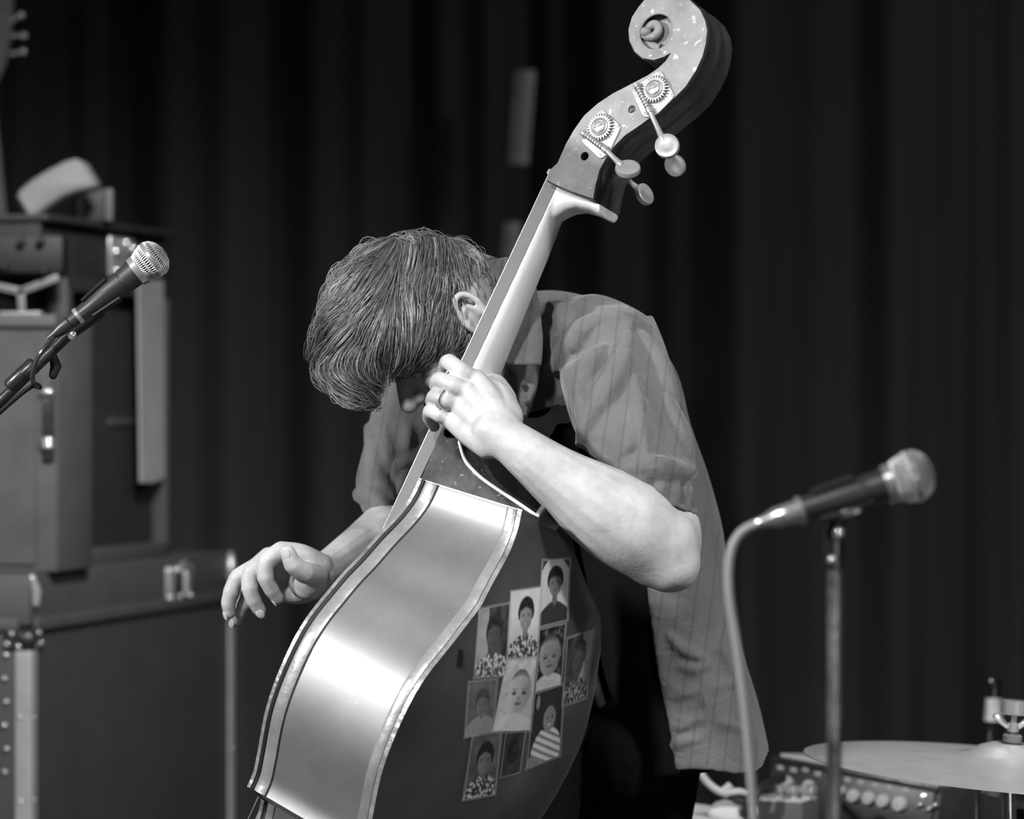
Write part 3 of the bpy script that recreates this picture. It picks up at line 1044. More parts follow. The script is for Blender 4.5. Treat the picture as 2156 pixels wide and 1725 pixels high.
# back of the left hand, metacarpals
W0 = (1050, 915, 4.86)
MCP = [(1003, 800, 4.915), (985, 825, 4.900), (966, 850, 4.905), (948, 882, 4.915)]
for k, (a, b, Y) in enumerate(MCP):
    wx, wy = W0[0] + (14, 4, -8, -22)[k], W0[1] + (-22, -8, 8, 22)[k]
    limb(body, [(wx, wy, 4.862, .020), (lerp(wx, a, .5), lerp(wy, b, .5), lerp(4.862, Y, .5) - .004, .0185), (a, b, Y, .0148 if k < 3 else .0135)])
    body.ball(P(a, b, Y - .006), .0135 if k < 3 else .0122)
limb(body, [(1062, 880, 4.88, .026), (1048, 840, 4.91, .022), (1025, 820, 4.93, .018)])          # web of the thumb
th = []
finger(body, [(1066, 890, 4.89), (1066, 842, 4.93), (1046, 810, 4.99), (1018, 802, 5.045)], .0145, .0120)
f_idx = finger(body, [(1003, 800, 4.915), (972, 782, 4.905), (946, 763, 4.925), (940, 770, 4.965), (952, 790, 4.995)], .0124, .0095)
f_mid = finger(body, [(985, 825, 4.90), (955, 812, 4.892), (926, 801, 4.912), (920, 812, 4.955), (934, 832, 4.985)], .0122, .0095)
f_rng = finger(body, [(966, 850, 4.905), (940, 842, 4.895), (917, 835, 4.912), (911, 846, 4.950), (924, 866, 4.98)], .0116, .0092)
f_pnk = finger(body, [(948, 882, 4.915), (926, 874, 4.905), (906, 866, 4.922), (904, 880, 4.955), (914, 898, 4.98)], .0108, .0083)
# right arm, behind the bass
limb(body, [(905, 850, 5.42, .058), (880, 950, 5.42, .055), (850, 1050, 5.40, .050), (838, 1100, 5.37, .045)])
limb(body, [(842, 1098, 5.38, .046), (790, 1138, 5.27, .040), (735, 1172, 5.17, .032), (690, 1200, 5.11, .027), (672, 1206, 5.09, .026)])
RM = [(592, 1160, 5.055), (566, 1172, 5.075), (545, 1190, 5.095), (530, 1210, 5.115)]
for k, (a, b, Y) in enumerate(RM):
    wx, wy, wY = 672, 1204 + (-10, -4, 6, 18)[k], 5.08 + .012 * k
    limb(body, [(wx, wy, wY, .020), (lerp(wx, a, .5), lerp(wy, b, .5) - (6, 4, 2, 0)[k], lerp(wY, Y, .5), .0175), (a, b, Y, .0135)])
limb(body, [(665, 1228, 5.10, .022), (625, 1245, 5.11, .019), (585, 1240, 5.115, .016), (555, 1222, 5.11, .013)])     # heel of the palm
body.ball(P(650, 1228, 5.075), (.028, .022, .024))
r_thm = finger(body, [(668, 1212, 5.065), (640, 1205, 5.035), (617, 1188, 5.022), (607, 1164, 5.018)], .0165, .0108)
r_idx = finger(body, [(592, 1160, 5.055), (562, 1182, 5.050), (559, 1216, 5.050), (572, 1242, 5.058), (585, 1260, 5.066)], .0135, .0092)
r_mid = finger(body, [(566, 1172, 5.075), (530, 1205, 5.072), (526, 1238, 5.070), (534, 1264, 5.075), (547, 1285, 5.082)], .0138, .0096)
r_rng = finger(body, [(545, 1190, 5.095), (502, 1216, 5.095), (487, 1246, 5.095), (481, 1270, 5.100), (484, 1290, 5.106)], .0128, .0092)
r_pnk = finger(body, [(530, 1210, 5.115), (522, 1246, 5.118), (512, 1272, 5.122), (502, 1292, 5.128), (496, 1310, 5.134)], .0108, .0082)
bodyr = body.fixed(.0025, 3, 'body')
def relax(mb, c, rad, it):
    idx = {i for i, p in enumerate(mb.v) if (p - c).length < rad}
    nb_ = {i: set() for i in idx}
    for f in mb.f:
        for k, i in enumerate(f):
            if i in idx:
                nb_[i].add(f[k - 1]); nb_[i].add(f[(k + 1) % len(f)])
    for _ in range(it):
        new = {}
        for i in idx:
            q = nb_[i]
            a = sum((mb.v[j] for j in q), Vector()) / len(q)
            t = min(1, max(0, (1 - (mb.v[i] - c).length / rad) * 3))
            new[i] = mb.v[i].lerp(a, .6 * t)
        for i, p in new.items():
            mb.v[i] = p
relax(bodyr, P(1395, 1165, 4.88), .11, 40)
relax(bodyr, P(1060, 920, 4.84), .045, 30)
body_o = bodyr.build('body', m_skin, person, angle=180)
bd_bvh = bodyr.bvh()
# eyes under the brow, looking down
m_eye = mat('eye white', .5, .15); m_pupil = mat('pupil', .01, .1)
for s in (-1, 1):
    e = MB().ball(Hd(.086, -.022, s * .031), .0105, AX).build('eye', m_eye, person)
    MB().ball(Hd(.0945, -.024, s * .031), (.0028, .0045, .0045), AX).build('iris', m_pupil, e)
# finger nails of the plucking hand
def nail(cc, r, side):
    t = (cc[-1] - cc[-3]).normalized()
    sd = Vector(side)
    nrm = (sd - t * sd.dot(t)).normalized()
    x = t.cross(nrm)
    c = cc[-1] + nrm * r * .92 + t * r * .15
    MB().ball(c, (r * .62, r * .82, r * .16), (x, t, nrm)).build('fingernail', m_nail, person)
nail(r_idx, .0092, (-.75, -.5, .25)); nail(r_mid, .0096, (-.3, -.9, .25)); nail(r_rng, .0092, (-.8, -.6, .1)); nail(r_pnk, .0082, (-.5, -.8, .1)); nail(r_thm, .0108, (-.4, -.9, .1))
# ring
t = (f_rng[6] - f_rng[4]).normalized()
x = t.orthogonal().normalized(); y = t.cross(x)
c = f_rng[5]
MB().loft([[c + t * dz + (x * math.cos(a) + y * math.sin(a)) * rr for a in (2 * PI * k / 28 for k in range(28))]
           for dz, rr in ((-.0022, .0138), (-.0022, .0150), (0, .0154), (.0022, .0150), (.0022, .0138))], cap=False).build('ring', m_nickel, person)
person.children[-1]['label'] = 'plain metal ring on the gripping hand'

# ---- clothes
def cloth(name, col, stripes=True, axis='X', scale=26.0):
    m = bpy.data.materials.new(name)
    m.use_nodes = True
    nt = m.node_tree; N, L = nt.nodes, nt.links
    b = N['Principled BSDF']
    b.inputs['Roughness'].default_value = .72
    b.inputs['Sheen Weight'].default_value = .25
    b.inputs['Specular IOR Level'].default_value = .25
    tc = N.new('ShaderNodeTexCoord')
    n = N.new('ShaderNodeTexNoise'); n.inputs['Scale'].default_value = 9; n.inputs['Detail'].default_value = 6
    L.new(tc.outputs['Object'], n.inputs['Vector'])
    r = N.new('ShaderNodeMapRange'); r.inputs[1].default_value = .3; r.inputs[2].default_value = .7
    r.inputs[3].default_value = col * .72; r.inputs[4].default_value = col * 1.3
    L.new(n.outputs['Fac'], r.inputs['Value'])
    out = r.outputs['Result']
    if stripes:
        mp = N.new('ShaderNodeMapping'); mp.inputs['Rotation'].default_value = (0, math.radians(-8), 0)
        L.new(tc.outputs['Object'], mp.inputs['Vector'])
        prev = out
        for ph in (0.0, .42):
            w = N.new('ShaderNodeTexWave'); w.wave_type = 'BANDS'; w.bands_direction = axis
            w.inputs['Scale'].default_value = scale / 2; w.inputs['Phase Offset'].default_value = ph
            w.inputs['Distortion'].default_value = .8; w.inputs['Detail Scale'].default_value = .6
            L.new(mp.outputs[0], w.inputs['Vector'])
            q = N.new('ShaderNodeMapRange'); q.inputs[1].default_value = .965; q.inputs[2].default_value = .998
            q.inputs[3].default_value = 1.0; q.inputs[4].default_value = .82
            L.new(w.outputs['Fac'], q.inputs['Value'])
            mu = N.new('ShaderNodeMath'); mu.operation = 'MULTIPLY'
            L.new(prev, mu.inputs[0]); L.new(q.outputs['Result'], mu.inputs[1])
            prev = mu.outputs[0]
        out = prev
    L.new(out, b.inputs['Base Color'])
    n2 = N.new('ShaderNodeTexNoise'); n2.inputs['Scale'].default_value = 26; n2.inputs['Detail'].default_value = 5
    n2.inputs['Distortion'].default_value = .6
    L.new(tc.outputs['Object'], n2.inputs['Vector'])
    bp = N.new('ShaderNodeBump'); bp.inputs['Strength'].default_value = .35; bp.inputs['Distance'].default_value = .02
    L.new(n2.outputs['Fac'], bp.inputs['Height']); L.new(bp.outputs[0], b.inputs['Normal'])
    return m
m_shirt = cloth('striped shirt cloth', .108)
m_tee = mat('black undershirt', .008, .9, 0, .3, 12, .2, 40, spec=.08)
m_pants = mat('black trousers', .006, .9, 0, .3, 12, .2, 40, spec=.05)
# ring table of the torso: cx, cy, Y, half width px, half depth m, tilt deg
TOR = [(1452, 1612, 5.36, 168, .165, -8), (1428, 1500, 5.36, 168, .165, -7), (1396, 1390, 5.36, 168, .165, -5), (1370, 1260, 5.35, 166, .165, -3),
       (1350, 1130, 5.35, 172, .165, -3), (1322, 1020, 5.33, 170, .165, -6), (1291, 930, 5.32, 166, .17, -13), (1252, 850, 5.31, 184, .18, -25),
       (1190, 792, 5.30, 184, .185, -45), (1125, 752, 5.28, 152, .15, -66), (1080, 732, 5.26, 118, .105, -78)]
tr_ = catmull([(a, b, Y * 100) for a, b, Y, h, d, t in TOR], 4)
td_ = catmull([(h, d * 1000, t) for a, b, Y, h, d, t in TOR], 4)
def ring_frame(i, grow=0.0):
    a, b, Y = tr_[i].x, tr_[i].y, tr_[i].z / 100
    h, d, t = td_[i].x, td_[i].y / 1000, math.radians(td_[i].z)
    return P(a, b, Y), Vector((math.cos(t), 0, -math.sin(t))) * (M(h, Y) + grow), Vector((0, 1, 0)) * (d + grow)
NR = len(tr_)
und = MB()
und.loft([[c + A * math.cos(p) + D * math.sin(p) for p in (2 * PI * k / 40 for k in range(40))]
          for c, A, D in (ring_frame(i, -.022) for i in range(NR))])
limb(und, [(1180, 800, 5.30, .10), (1060, 810, 5.38, .10), (930, 835, 5.43, .085)])
und.fixed(.006, 5, 'undershirt').build('undershirt', m_tee, person, angle=180)
# overshirt: open shell round the back, from the near front edge to the far front edge
sh = MB()
def shell(mb, rings_out, rings_in, closed):
    n = len(rings_out[0])
    rows = []
    for o, i_ in zip(rings_out, rings_in):
        rows.append(o + i_[::-1])
    if closed:
        # tube shell: outer, hem, inner
        mb.loft(rings_out, cap=False)
        mb.loft(rings_in, cap=False)
        for e in (0, -1):
            mb.loft([rings_out[e], rings_in[e]], cap=False)
    else:
        mb.loft(rows)
ro, ri = [], []
K = 56
for i in range(NR):
    c, A, D = ring_frame(i)
    c2, A2, D2 = ring_frame(i, -.012)
    s = i / (NR - 1)
    p0 = math.radians(lerp(lerp(-104, -90, min(1, s / .45)), -128, min(1, max(0, (s - .68) / .12))))
    p1 = math.radians(200)
    hemwave = .006 * math.sin(i)
    o_, n_ = [], []
    for k in range(K + 1):
        p = lerp(p0, p1, k / K)
        wv = 1 + .016 * math.sin(p * 6 + s * 5) * (1 - s) + .008 * math.sin(p * 13 + 2 + 9 * s) * (1 - s)
        dz = Vector((0, 0, .012 * math.sin(p * 3.0 + .6) * max(0, 1 - s * 8)))
        o_.append(c + (A * math.cos(p) + D * math.sin(p)) * wv + dz)
        n_.append(c2 + (A2 * math.cos(p) + D2 * math.sin(p)) * wv + dz)
    ro.append(o_); ri.append(n_)
shell(sh, ro, ri, False)
def sleeve(tab, thick, fold_amp, nf, seed):
    cc = catmull([(a, b, Y * 100) for a, b, Y, h, d, t in tab], 6)
    dd = catmull([(h, d * 1000, t) for a, b, Y, h, d, t in tab], 6)
    n = len(cc)
    O, I = [], []
    for i in range(n):
        Y = cc[i].z / 100
        c = P(cc[i].x, cc[i].y, Y)
        t = math.radians(dd[i].z)
        A = Vector((math.cos(t), 0, -math.sin(t))); D = Vector((0, 1, 0))
        a, d = M(dd[i].x, Y), dd[i].y / 1000
        s = i / (n - 1)
        o_, n_ = [], []
        for k in range(72):
            p = 2 * PI * k / 72
            f = 1 + fold_amp * (math.sin(p * nf + seed + 2.5 * s) * .6 + .5 * math.sin(p * (nf * 2 - 1) + seed * 2 - 3 * s)) * (.35 + .65 * s)
            o_.append(c + A * math.cos(p) * a * f + D * math.sin(p) * d * f)
            n_.append(c + A * math.cos(p) * (a * f - thick) + D * math.sin(p) * (d * f - thick))
        O.append(o_); I.append(n_)
    shell(sh, O, I, True)
sleeve([(1290, 705, 5.13, 92, .085, -28), (1293, 770, 5.06, 116, .092, -6), (1312, 850, 5.01, 124, .090, 3), (1330, 930, 4.97, 124, .086, 11),
        (1350, 990, 4.95, 118, .082, 17), (1368, 1025, 4.94, 100, .074, 20), (1382, 1052, 4.93, 94, .070, 22)], .009, .05, 5, .6)
sleeve([(905, 800, 5.44, 100, .085, 0), (884, 870, 5.43, 100, .085, 3), (866, 940, 5.42, 98, .080, 6), (842, 1020, 5.40, 95, .075, 8), (834, 1060, 5.38, 86, .070, 12),
        (822, 1102, 5.36, 66, .062, 22)], .009, .05, 4, 2.0)
# shoulder yoke bridging to the far shoulder
limb(sh, [(1010, 810, 5.46, .075), (910, 820, 5.45, .075)])
limb(sh, [(1185, 720, 5.20, .05), (1240, 715, 5.14, .065), (1300, 735, 5.09, .062)])
sh_bvh = sh.bvh()
def on_cloth(px, py):
    d = ray(px, py).normalized()
    h = sh_bvh.ray_cast(CAM, d)[0]
    return h
def crease(path, r, dip=.35):
    r *= .62 if path[0][1] > 1250 else 1
    pts = catmull([(a, b, 0) for a, b in path], 6)
    ps, rs = [], []
    n = len(pts) - 1
    for i, q in enumerate(pts):
        h = on_cloth(q.x, q.y)
        if h is None: continue
        ps.append(h + Vector((0, r * dip, 0)))
        rs.append(max(.002, 1.75 * r * math.sin(PI * (.06 + .88 * i / n)) ** .7))
    if len(ps) > 2:
        sh.capsule(ps, rs, 10)
for path, r in (([(1322, 690), (1318, 740), (1298, 790), (1262, 850), (1235, 900), (1222, 940)], .011),
                ([(1272, 728), (1248, 765), (1228, 810), (1215, 850)], .011),
                ([(1222, 840), (1232, 880), (1238, 920)], .008),
                ([(1335, 790), (1345, 860), (1352, 930), (1368, 985)], .008),
                ([(1395, 830), (1412, 880), (1432, 930), (1456, 985)], .012),
                ([(1350, 700), (1385, 760), (1408, 820), (1425, 880)], .009),
                ([(1300, 990), (1340, 985), (1385, 988), (1430, 995), (1462, 990)], .011),
                ([(1310, 1000), (1345, 1012), (1360, 1030)], .007),
                ([(1285, 672), (1250, 682), (1222, 705), (1200, 740), (1175, 770), (1150, 790)], .012),
                ([(1140, 640), (1180, 655), (1185, 690), (1165, 740)], .009),
                ([(1198, 640), (1192, 680), (1180, 720)], .007),
                ([(1250, 650), (1300, 665), (1340, 690)], .006),
                ([(1395, 1010), (1392, 1030), (1396, 1050)], .006), ([(1420, 1010), (1420, 1035), (1424, 1060)], .006), ([(1445, 1010), (1446, 1040), (1448, 1068)], .006),
                ([(1360, 870), (1330, 930), (1300, 970)], .007),
                ([(1478, 1420), (1484, 1480), (1490, 1560)], .005),
                ([(1400, 1330), (1440, 1370), (1490, 1390)], .009), ([(1420, 1400), (1460, 1410), (1500, 1395)], .008), ([(1500, 1340), (1530, 1400), (1550, 1470)], .009),
                ([(1405, 1470), (1440, 1462), (1475, 1450)], .008), ([(1420, 1540), (1450, 1520), (1485, 1510)], .009), ([(1500, 1450), (1540, 1440), (1570, 1450)], .007),
                ([(1390, 1590), (1430, 1565), (1480, 1555)], .008), ([(1505, 1520), (1545, 1530), (1585, 1550)], .007), ([(1380, 1420), (1376, 1500), (1372, 1580)], .007),
                ([(1530, 1270), (1515, 1330), (1500, 1380)], .008),
                ([(775, 880), (790, 960), (800, 1010), (830, 1060)], .010), ([(745, 1040), (790, 1050), (820, 1085)], .010), ([(822, 985), (850, 978), (880, 975)], .006),
                ([(812, 890), (818, 950), (820, 1000)], .006), ([(860, 890), (858, 950)], .006)):
    crease(path, r)
shr = sh.fixed(.0038, 4, 'shirt')
shr.build('shirt', m_shirt, person, angle=180)
shirt_o = person.children[-1]
# collar: near flap and the stand seen behind the head
def flap(pts, Y0, Y1, thick, curve=.012):
    """curved cloth flap; pts px outline as left column and right column"""
    L_, R_2 = pts
    Lc = catmull([(a, b, 0) for a, b in L_], 5); Rc = catmull([(a, b, 0) for a, b in R_2], 5)
    rows = []
    for i in range(len(Lc)):
        s = i / (len(Lc) - 1)
        fr, bk_ = [], []
        for j in range(9):
            t = j / 8
            q = P(lerp(Lc[i].x, Rc[i].x, t), lerp(Lc[i].y, Rc[i].y, t), lerp(Y0, Y1, s)) + Vector((0, -curve * math.sin(PI * t) - .004 * math.sin(t * 7 + s * 3), 0))
            fr.append(q); bk_.append(q + Vector((0, thick, 0)))
        rows.append(fr + bk_[::-1])
    return MB().loft(rows)
flap(([(1080, 590), (1068, 660), (1062, 720), (1060, 768)], [(1128, 596), (1138, 660), (1143, 720), (1140, 768)]), 5.09, 5.06, .006).build('collar', m_shirt, shirt_o, angle=180)
flap(([(1000, 556), (1010, 576), (1022, 602), (1036, 640)], [(1068, 541), (1085, 575), (1090, 610), (1092, 650)]), 5.125, 5.10, .006, .02).build('collar', m_shirt, shirt_o, angle=180)
flap(([(1062, 765), (1085, 790), (1090, 830), (1098, 870)], [(1138, 765), (1135, 790), (1128, 830), (1110, 880)]), 5.10, 5.10, .006).build('placket', m_shirt, shirt_o, angle=180)
# buttons on the placket
for (x, y) in ((1104, 812), (1112, 850)):
    MB().lathe(P(x, y, 5.086), (0, -1, 0), [(0, .0045), (.0015, .0045), (.002, .003)], 16).build('button', m_seam, shirt_o)
# chest pocket flap near the far sleeve
flap(([(815, 975), (812, 1010), (808, 1035)], [(872, 972), (862, 1010), (850, 1050)]), 5.34, 5.33, .005).build('pocket_flap', m_shirt, shirt_o, angle=180)
# trousers and shoes
tro = MB()
for dx, dy in ((-.11, -.02), (.06, .05)):
    h0 = P(1268, 1580, 5.36)
    fx = h0 + Vector((dx, dy, -.02))
    tro.capsule([fx + Vector((0, 0, .08)), fx, Vector((fx.x - .02, fx.y - .06, .52)), Vector((fx.x + .03, fx.y + .01, .14))], [.085, .092, .08, .075])
tro.ball(P(1325, 1590, 5.36), (.09, .12, .10))
tro.fixed(.007, 4, 'trousers').build('trousers', m_pants, person, angle=180)
for dx, dy in ((-.11, -.02), (.06, .05)):
    h0 = P(1268, 1580, 5.36)
    fx = h0 + Vector((dx, dy, 0))
    s_ = MB()
    s_.box((fx.x + .01, fx.y - .03, .015), (.048, 0, 0), (0, .14, 0), (0, 0, .015), .008)
    s_.ball((fx.x + .01, fx.y - .07, .045), (.047, .095, .045)); s_.ball((fx.x + .02, fx.y + .04, .06), (.045, .06, .06))
    s_.fixed(.006, 3, 'shoe').build('shoe', m_pants, person, angle=180)

# ---- hair: a shaped mass with combed strands over it
hm = MB()
for (a, b, Y, r) in ((905, 628, 5.13, .090), (872, 632, 5.11, .086), (960, 618, 5.14, .062), (835, 610, 5.10, .072), (795, 640, 5.08, .070), (815, 690, 5.06, .066),
                     (760, 660, 5.07, .052), (738, 705, 5.055, .048), (712, 735, 5.05, .034), (685, 742, 5.05, .020), (662, 745, 5.05, .010), (705, 770, 5.05, .026), (735, 780, 5.05, .036),
                     (752, 812, 5.05, .026), (770, 832, 5.05, .016), (758, 752, 5.05, .044), (855, 690, 5.055, .056), (905, 682, 5.065, .052), (990, 600, 5.15, .040), (1000, 642, 5.17, .040), (945, 668, 5.09, .045),
                      (994, 584, 5.16, .020), (765, 800, 5.055, .024)):
    hm.ball(P(a, b, Y), r)
hmr = hm.fixed(.005, 6, 'hair')
hair_o = hmr.build('hair', m_hair, person, angle=180)
hbvh = hmr.bvh()
m_strand = bpy.data.materials.new('hair strands')
m_strand.use_nodes = True
_n = m_strand.node_tree; _b = _n.nodes['Principled BSDF']
_b.inputs['Roughness'].default_value = .38
_b.inputs['Specular IOR Level'].default_value = .6
_c = _n.nodes.new('ShaderNodeVertexColor'); _c.layer_name = 'tone'
_n.links.new(_c.outputs[0], _b.inputs['Base Color'])
rnd = random.Random(11)
tri = []
tot = 0
for f in hmr.f:
    p = [hmr.v[i] for i in f]
    c = sum(p, Vector()) / len(p)
    a = (p[1] - p[0]).cross(p[2] - p[0]).length * .5 + ((p[3] - p[0]).cross(p[2] - p[0]).length * .5 if len(p) > 3 else 0)
    tot += a
    tri.append((tot, p))
import bisect
keys = [t[0] for t in tri]
crown = P(930, 560, 5.13)
tipq = P(655, 748, 5.05)
def flow(p):
    px = p.x / p.y * FPX + CX
    py = -(p.z - CAMZ) / p.y * FPX + CY
    d = Vector((0, -.05, -1.0))
    k = max(0, min(1, (860 - px) / 150))
    d += Vector((-1.05, -.1, .12)) * k                       # forelock sweeps left
    k2 = max(0, min(1, (py - 735) / 60)) * max(0, min(1, (850 - px) / 60))
    d = d.lerp(Vector((.8, -.1, -.62)), k2)                  # underside curls back
    d += Vector((noise.noise(p * 15) * .5, 0, noise.noise(p * 15 + Vector((9, 3, 1))) * .28))
    return d.normalized()
st, tones = MB(), []
for s in range(8500):
    fp = tri[min(len(tri) - 1, bisect.bisect(keys, rnd.random() * tot))][1]
    u, v = rnd.random(), rnd.random()
    p = fp[0] + (fp[1] - fp[0]) * u + (fp[-1] - fp[0]) * v
    if p.y > 5.16 and rnd.random() < .6:
        continue
    clump = noise.noise(p * 38)
    lift = .0008 + .0045 * max(0, clump + .2) + (rnd.random() ** 7) * .009
    L_ = rnd.uniform(.030, .075)
    steps = 7
    path = []
    for k in range(steps):
        loc, nrm, _, _ = hbvh.find_nearest(p)
        e = k / (steps - 1)
        path.append(loc + nrm * (lift * (.25 + 1.1 * math.sin(PI * min(.9, e))) + .0004))
        d = flow(loc)
        d = d - nrm * d.dot(nrm)
        if d.length < 1e-4: break
        p = loc + d.normalized() * L_ / steps
    if len(path) < 4: continue
    n = len(path)
    r = rnd.uniform(.0003, .00085)
    tone = .045 + .17 * rnd.random() ** 1.5 + .55 * max(0, clump) ** .8 * rnd.random()
    n0 = len(st.v)
    st.tube(path, [r * (1 - .85 * (k / (n - 1)) ** 2) for k in range(n)], 4, cap=False)
    tones += [tone] * (len(st.v) - n0)
so = st.build('hair_strands', m_strand, hair_o, angle=180, recalc=False)
tag(so, kind='stuff')
ca = so.data.color_attributes.new('tone', 'FLOAT_COLOR', 'POINT')
ca.data.foreach_set('color', [q for t in tones for q in (t, t, t, 1)])

# ------------------------------------------------------------------ microphones and stands
m_grille = mat('mic grille wire', .8, .32, .6)
m_micbody = mat('mic body dark enamel', .030, .38, .0, .15, 30, .03, 200)
m_blackmetal = mat('black stand metal', .022, .30, .0, .3, 25, .1, 60)
m_wornmetal = mat('worn stand metal', .2, .38, .4, .75, 34, .35, 40, stretch=(1, 1, .6), detail=3)
m_rubber = mat('rubber', .016, .55)
m_cable = mat('mic cable', .34, .42)
m_chrome = mat('chrome', .7, .2, .75)
def microphone(tail, neck, tip, Y, r_tail, r_head, r_ball, label, group, conn):
    """tail/neck/tip px points on the axis"""
    a, b, c = P(tail[0], tail[1], Y), P(neck[0], neck[1], Y), P(tip[0], tip[1], Y)
    ax = (b - a).normalized()
    mic = thing('microphone', label, 'microphone', a, group)
    L = (b - a).length
    MB().lathe(a, ax, [(0, r_tail * .82), (0, r_tail), (L * .05, r_tail), (L * .06, r_tail * .96), (L * .55, lerp(r_tail, r_head, .58)), (L * .76, r_head * .90),
                       (L * .765, r_head * .87), (L * .785, r_head * .87), (L * .79, r_head * .92), (L, r_head)], 36).build('handle', m_micbody, mic, angle=30)
    MB().lathe(a, ax, [(-.001, r_tail * 1.02), (-.001, r_tail * 1.10), (.004, r_tail * 1.10), (.005, r_tail * 1.0)], 32, cap=False).build('tail_ring', m_chrome, mic)
    MB().lathe(b, ax, [(-.001, r_head * .9), (-.001, r_head * 1.12), (.007, r_head * 1.16), (.008, r_head * 1.05)], 36).build('collar', m_chrome, mic)
    # grille: inner foam ball, woven wire as raised meridians and rings, mid band
    h0 = b + ax * .006
    H = (c - h0).dot(ax)
    prof = [(0, r_head * 1.05), (H * .18, r_ball * .86), (H * .42, r_ball * .985), (H * .52, r_ball), (H * .62, r_ball * .985), (H * .78, r_ball * .85), (H * .9, r_ball * .62), (H * .97, r_ball * .34), (H, r_ball * .03)]
    MB().lathe(h0, ax, [(h, r * .965) for h, r in prof], 36).build('grille_foam', m_rubber, mic, angle=180)
    tab = prof
    def rad(h):
        return interp([(p, q) for p, q in tab], h)
    w = MB()
    x = ax.orthogonal().normalized(); y = ax.cross(x)
    NM = 46
    for k in range(NM):
        th = 2 * PI * k / NM
        for sgn in (1, -1):
            path = []
            for i in range(15):
                h = H * (i / 14) * .985
                t2 = th + sgn * h * 9
                rr = rad(h) * (1 + .006 * math.cos(i * PI))
                path.append(h0 + ax * h + (x * math.cos(t2) + y * math.sin(t2)) * rr)
            w.tube(path, .00050, 4, cap=False)
    o = w.build('wire_mesh', m_grille, mic, angle=180, recalc=False)
    tag(o, kind='stuff')
    MB().lathe(h0, ax, [(H * .47, r_ball * .98), (H * .47, r_ball * 1.03), (H * .58, r_ball * 1.03), (H * .58, r_ball * .98)], 40, cap=False).build('grille_band', m_chrome, mic)
    MB().lathe(a, -ax, [(-.002, r_tail * .86), (.012, r_tail * .86), (.013, r_tail * .7), (.014, r_tail * .84), (conn * .7, r_tail * .8), (conn, r_tail * .5), (conn * 1.25, r_tail * .4)], 28).build(
        'connector', m_micbody if Y > 4.5 else m_chrome, mic, angle=30)
    return mic, a, b, ax
YL = 4.90
mic_l, a, b, ax = microphone((163, 667), (286, 573), (346, 527), YL, M(17.5, YL), M(29, YL), M(41, YL),
                             'sharp silver-grilled handheld microphone on the boom at the left', 'vocal microphones', M(62, YL))
# its boom stand
st_l = thing('microphone_stand', 'black boom microphone stand holding the left microphone', 'microphone stand', (P(-250, 1090, 4.93).x, 4.93, 0), 'microphone stands')
B0, B1 = P(-250, 1090, 4.93), P(150, 700, 4.93)
bd = (B1 - B0).normalized()
MB().tube([B0 - bd * .15, B0, B1], M(11.5, 4.9), 18).build('boom_arm', m_blackmetal, st_l)
MB().tube([P(18, 818, 4.93), P(22, 814, 4.93), P(70, 768, 4.93), P(74, 764, 4.93)], [M(13, 4.9), M(17, 4.9), M(17, 4.9), M(13, 4.9)], 20).build('boom_sleeve', m_blackmetal, st_l)
MB().tube([B0 + Vector((0, 0, .03)), Vector((B0.x, 4.93, .03))], .0095, 18).build('pole', m_blackmetal, st_l)
MB().lathe((B0.x, 4.93, 0), (0, 0, 1), [(0, .14), (.02, .14), (.032, .05), (.05, .016)], 36).build('base', m_blackmetal, st_l)
MB().box(B0 + Vector((0, 0, .01)), Vector((.022, 0, 0)), Vector((0, .022, 0)), Vector((0, 0, .035)), .004).build('clutch', m_blackmetal, st_l)
MB().capsule([P(112, 752, 4.945), P(118, 772, 4.95), P(112, 790, 4.95)], [.006, .008, .006]).build('boom_knob', m_rubber, st_l)
# clip: a C-shaped cradle round the handle with its joint
def clip(a, b, ax, r, f0, f1, back, parent):
    side = Vector((0, 1, 0)) * back
    x = (side - ax * side.dot(ax)).normalized(); y = ax.cross(x)
    O, I = [], []
    for f in (f0, (f0 + f1) / 2, f1):
        c = a.lerp(b, f)
        rr = lerp(r[0], r[1], f)
        for lst, k in ((O, 1.28), (I, 1.04)):
            lst.append([c + (x * math.cos(t) + y * math.sin(t)) * rr * k for t in (math.radians(d) for d in range(-128, 129, 16))])
    MB().loft([o + i[::-1] for o, i in zip(O, I)]).build('clip', m_rubber, parent)
clip(a, b, ax, (M(17.5, YL), M(29, YL)), .18, .62, 1, st_l)
MB().capsule([a.lerp(b, .30) + Vector((0, .034, -.012)), B1 + Vector((0, 0, 0))], [.010, .009]).build('clip_joint', m_rubber, st_l)
MB().lathe(P(152, 706, 4.905), (0, -1, 0), [(0, .006), (.004, .006), (.006, .003)], 18).build('joint_screw', m_chrome, st_l)
# its cable
cab = MB().tube(catmull([tuple(P(*q)) for q in ((112, 712, 4.895), (98, 728, 4.885), (80, 752, 4.88), (69, 785, 4.885), (72, 810, 4.90), (84, 816, 4.925), (70, 812, 4.955), (20, 850, 4.955), (-120, 980, 4.955), (-230, 1110, 4.95))]
                + [Vector((B0.x + .02, 4.955, .5)), Vector((B0.x + .03, 4.96, .012)), Vector((B0.x - .4, 5.3, .006))], 6), .0034, 10)
tag(cab.build('cable', mat('glossy cable', .04, .22, coat=.5)), 'thin black cable looping from the left microphone down its boom', 'cable', 'microphone cables')

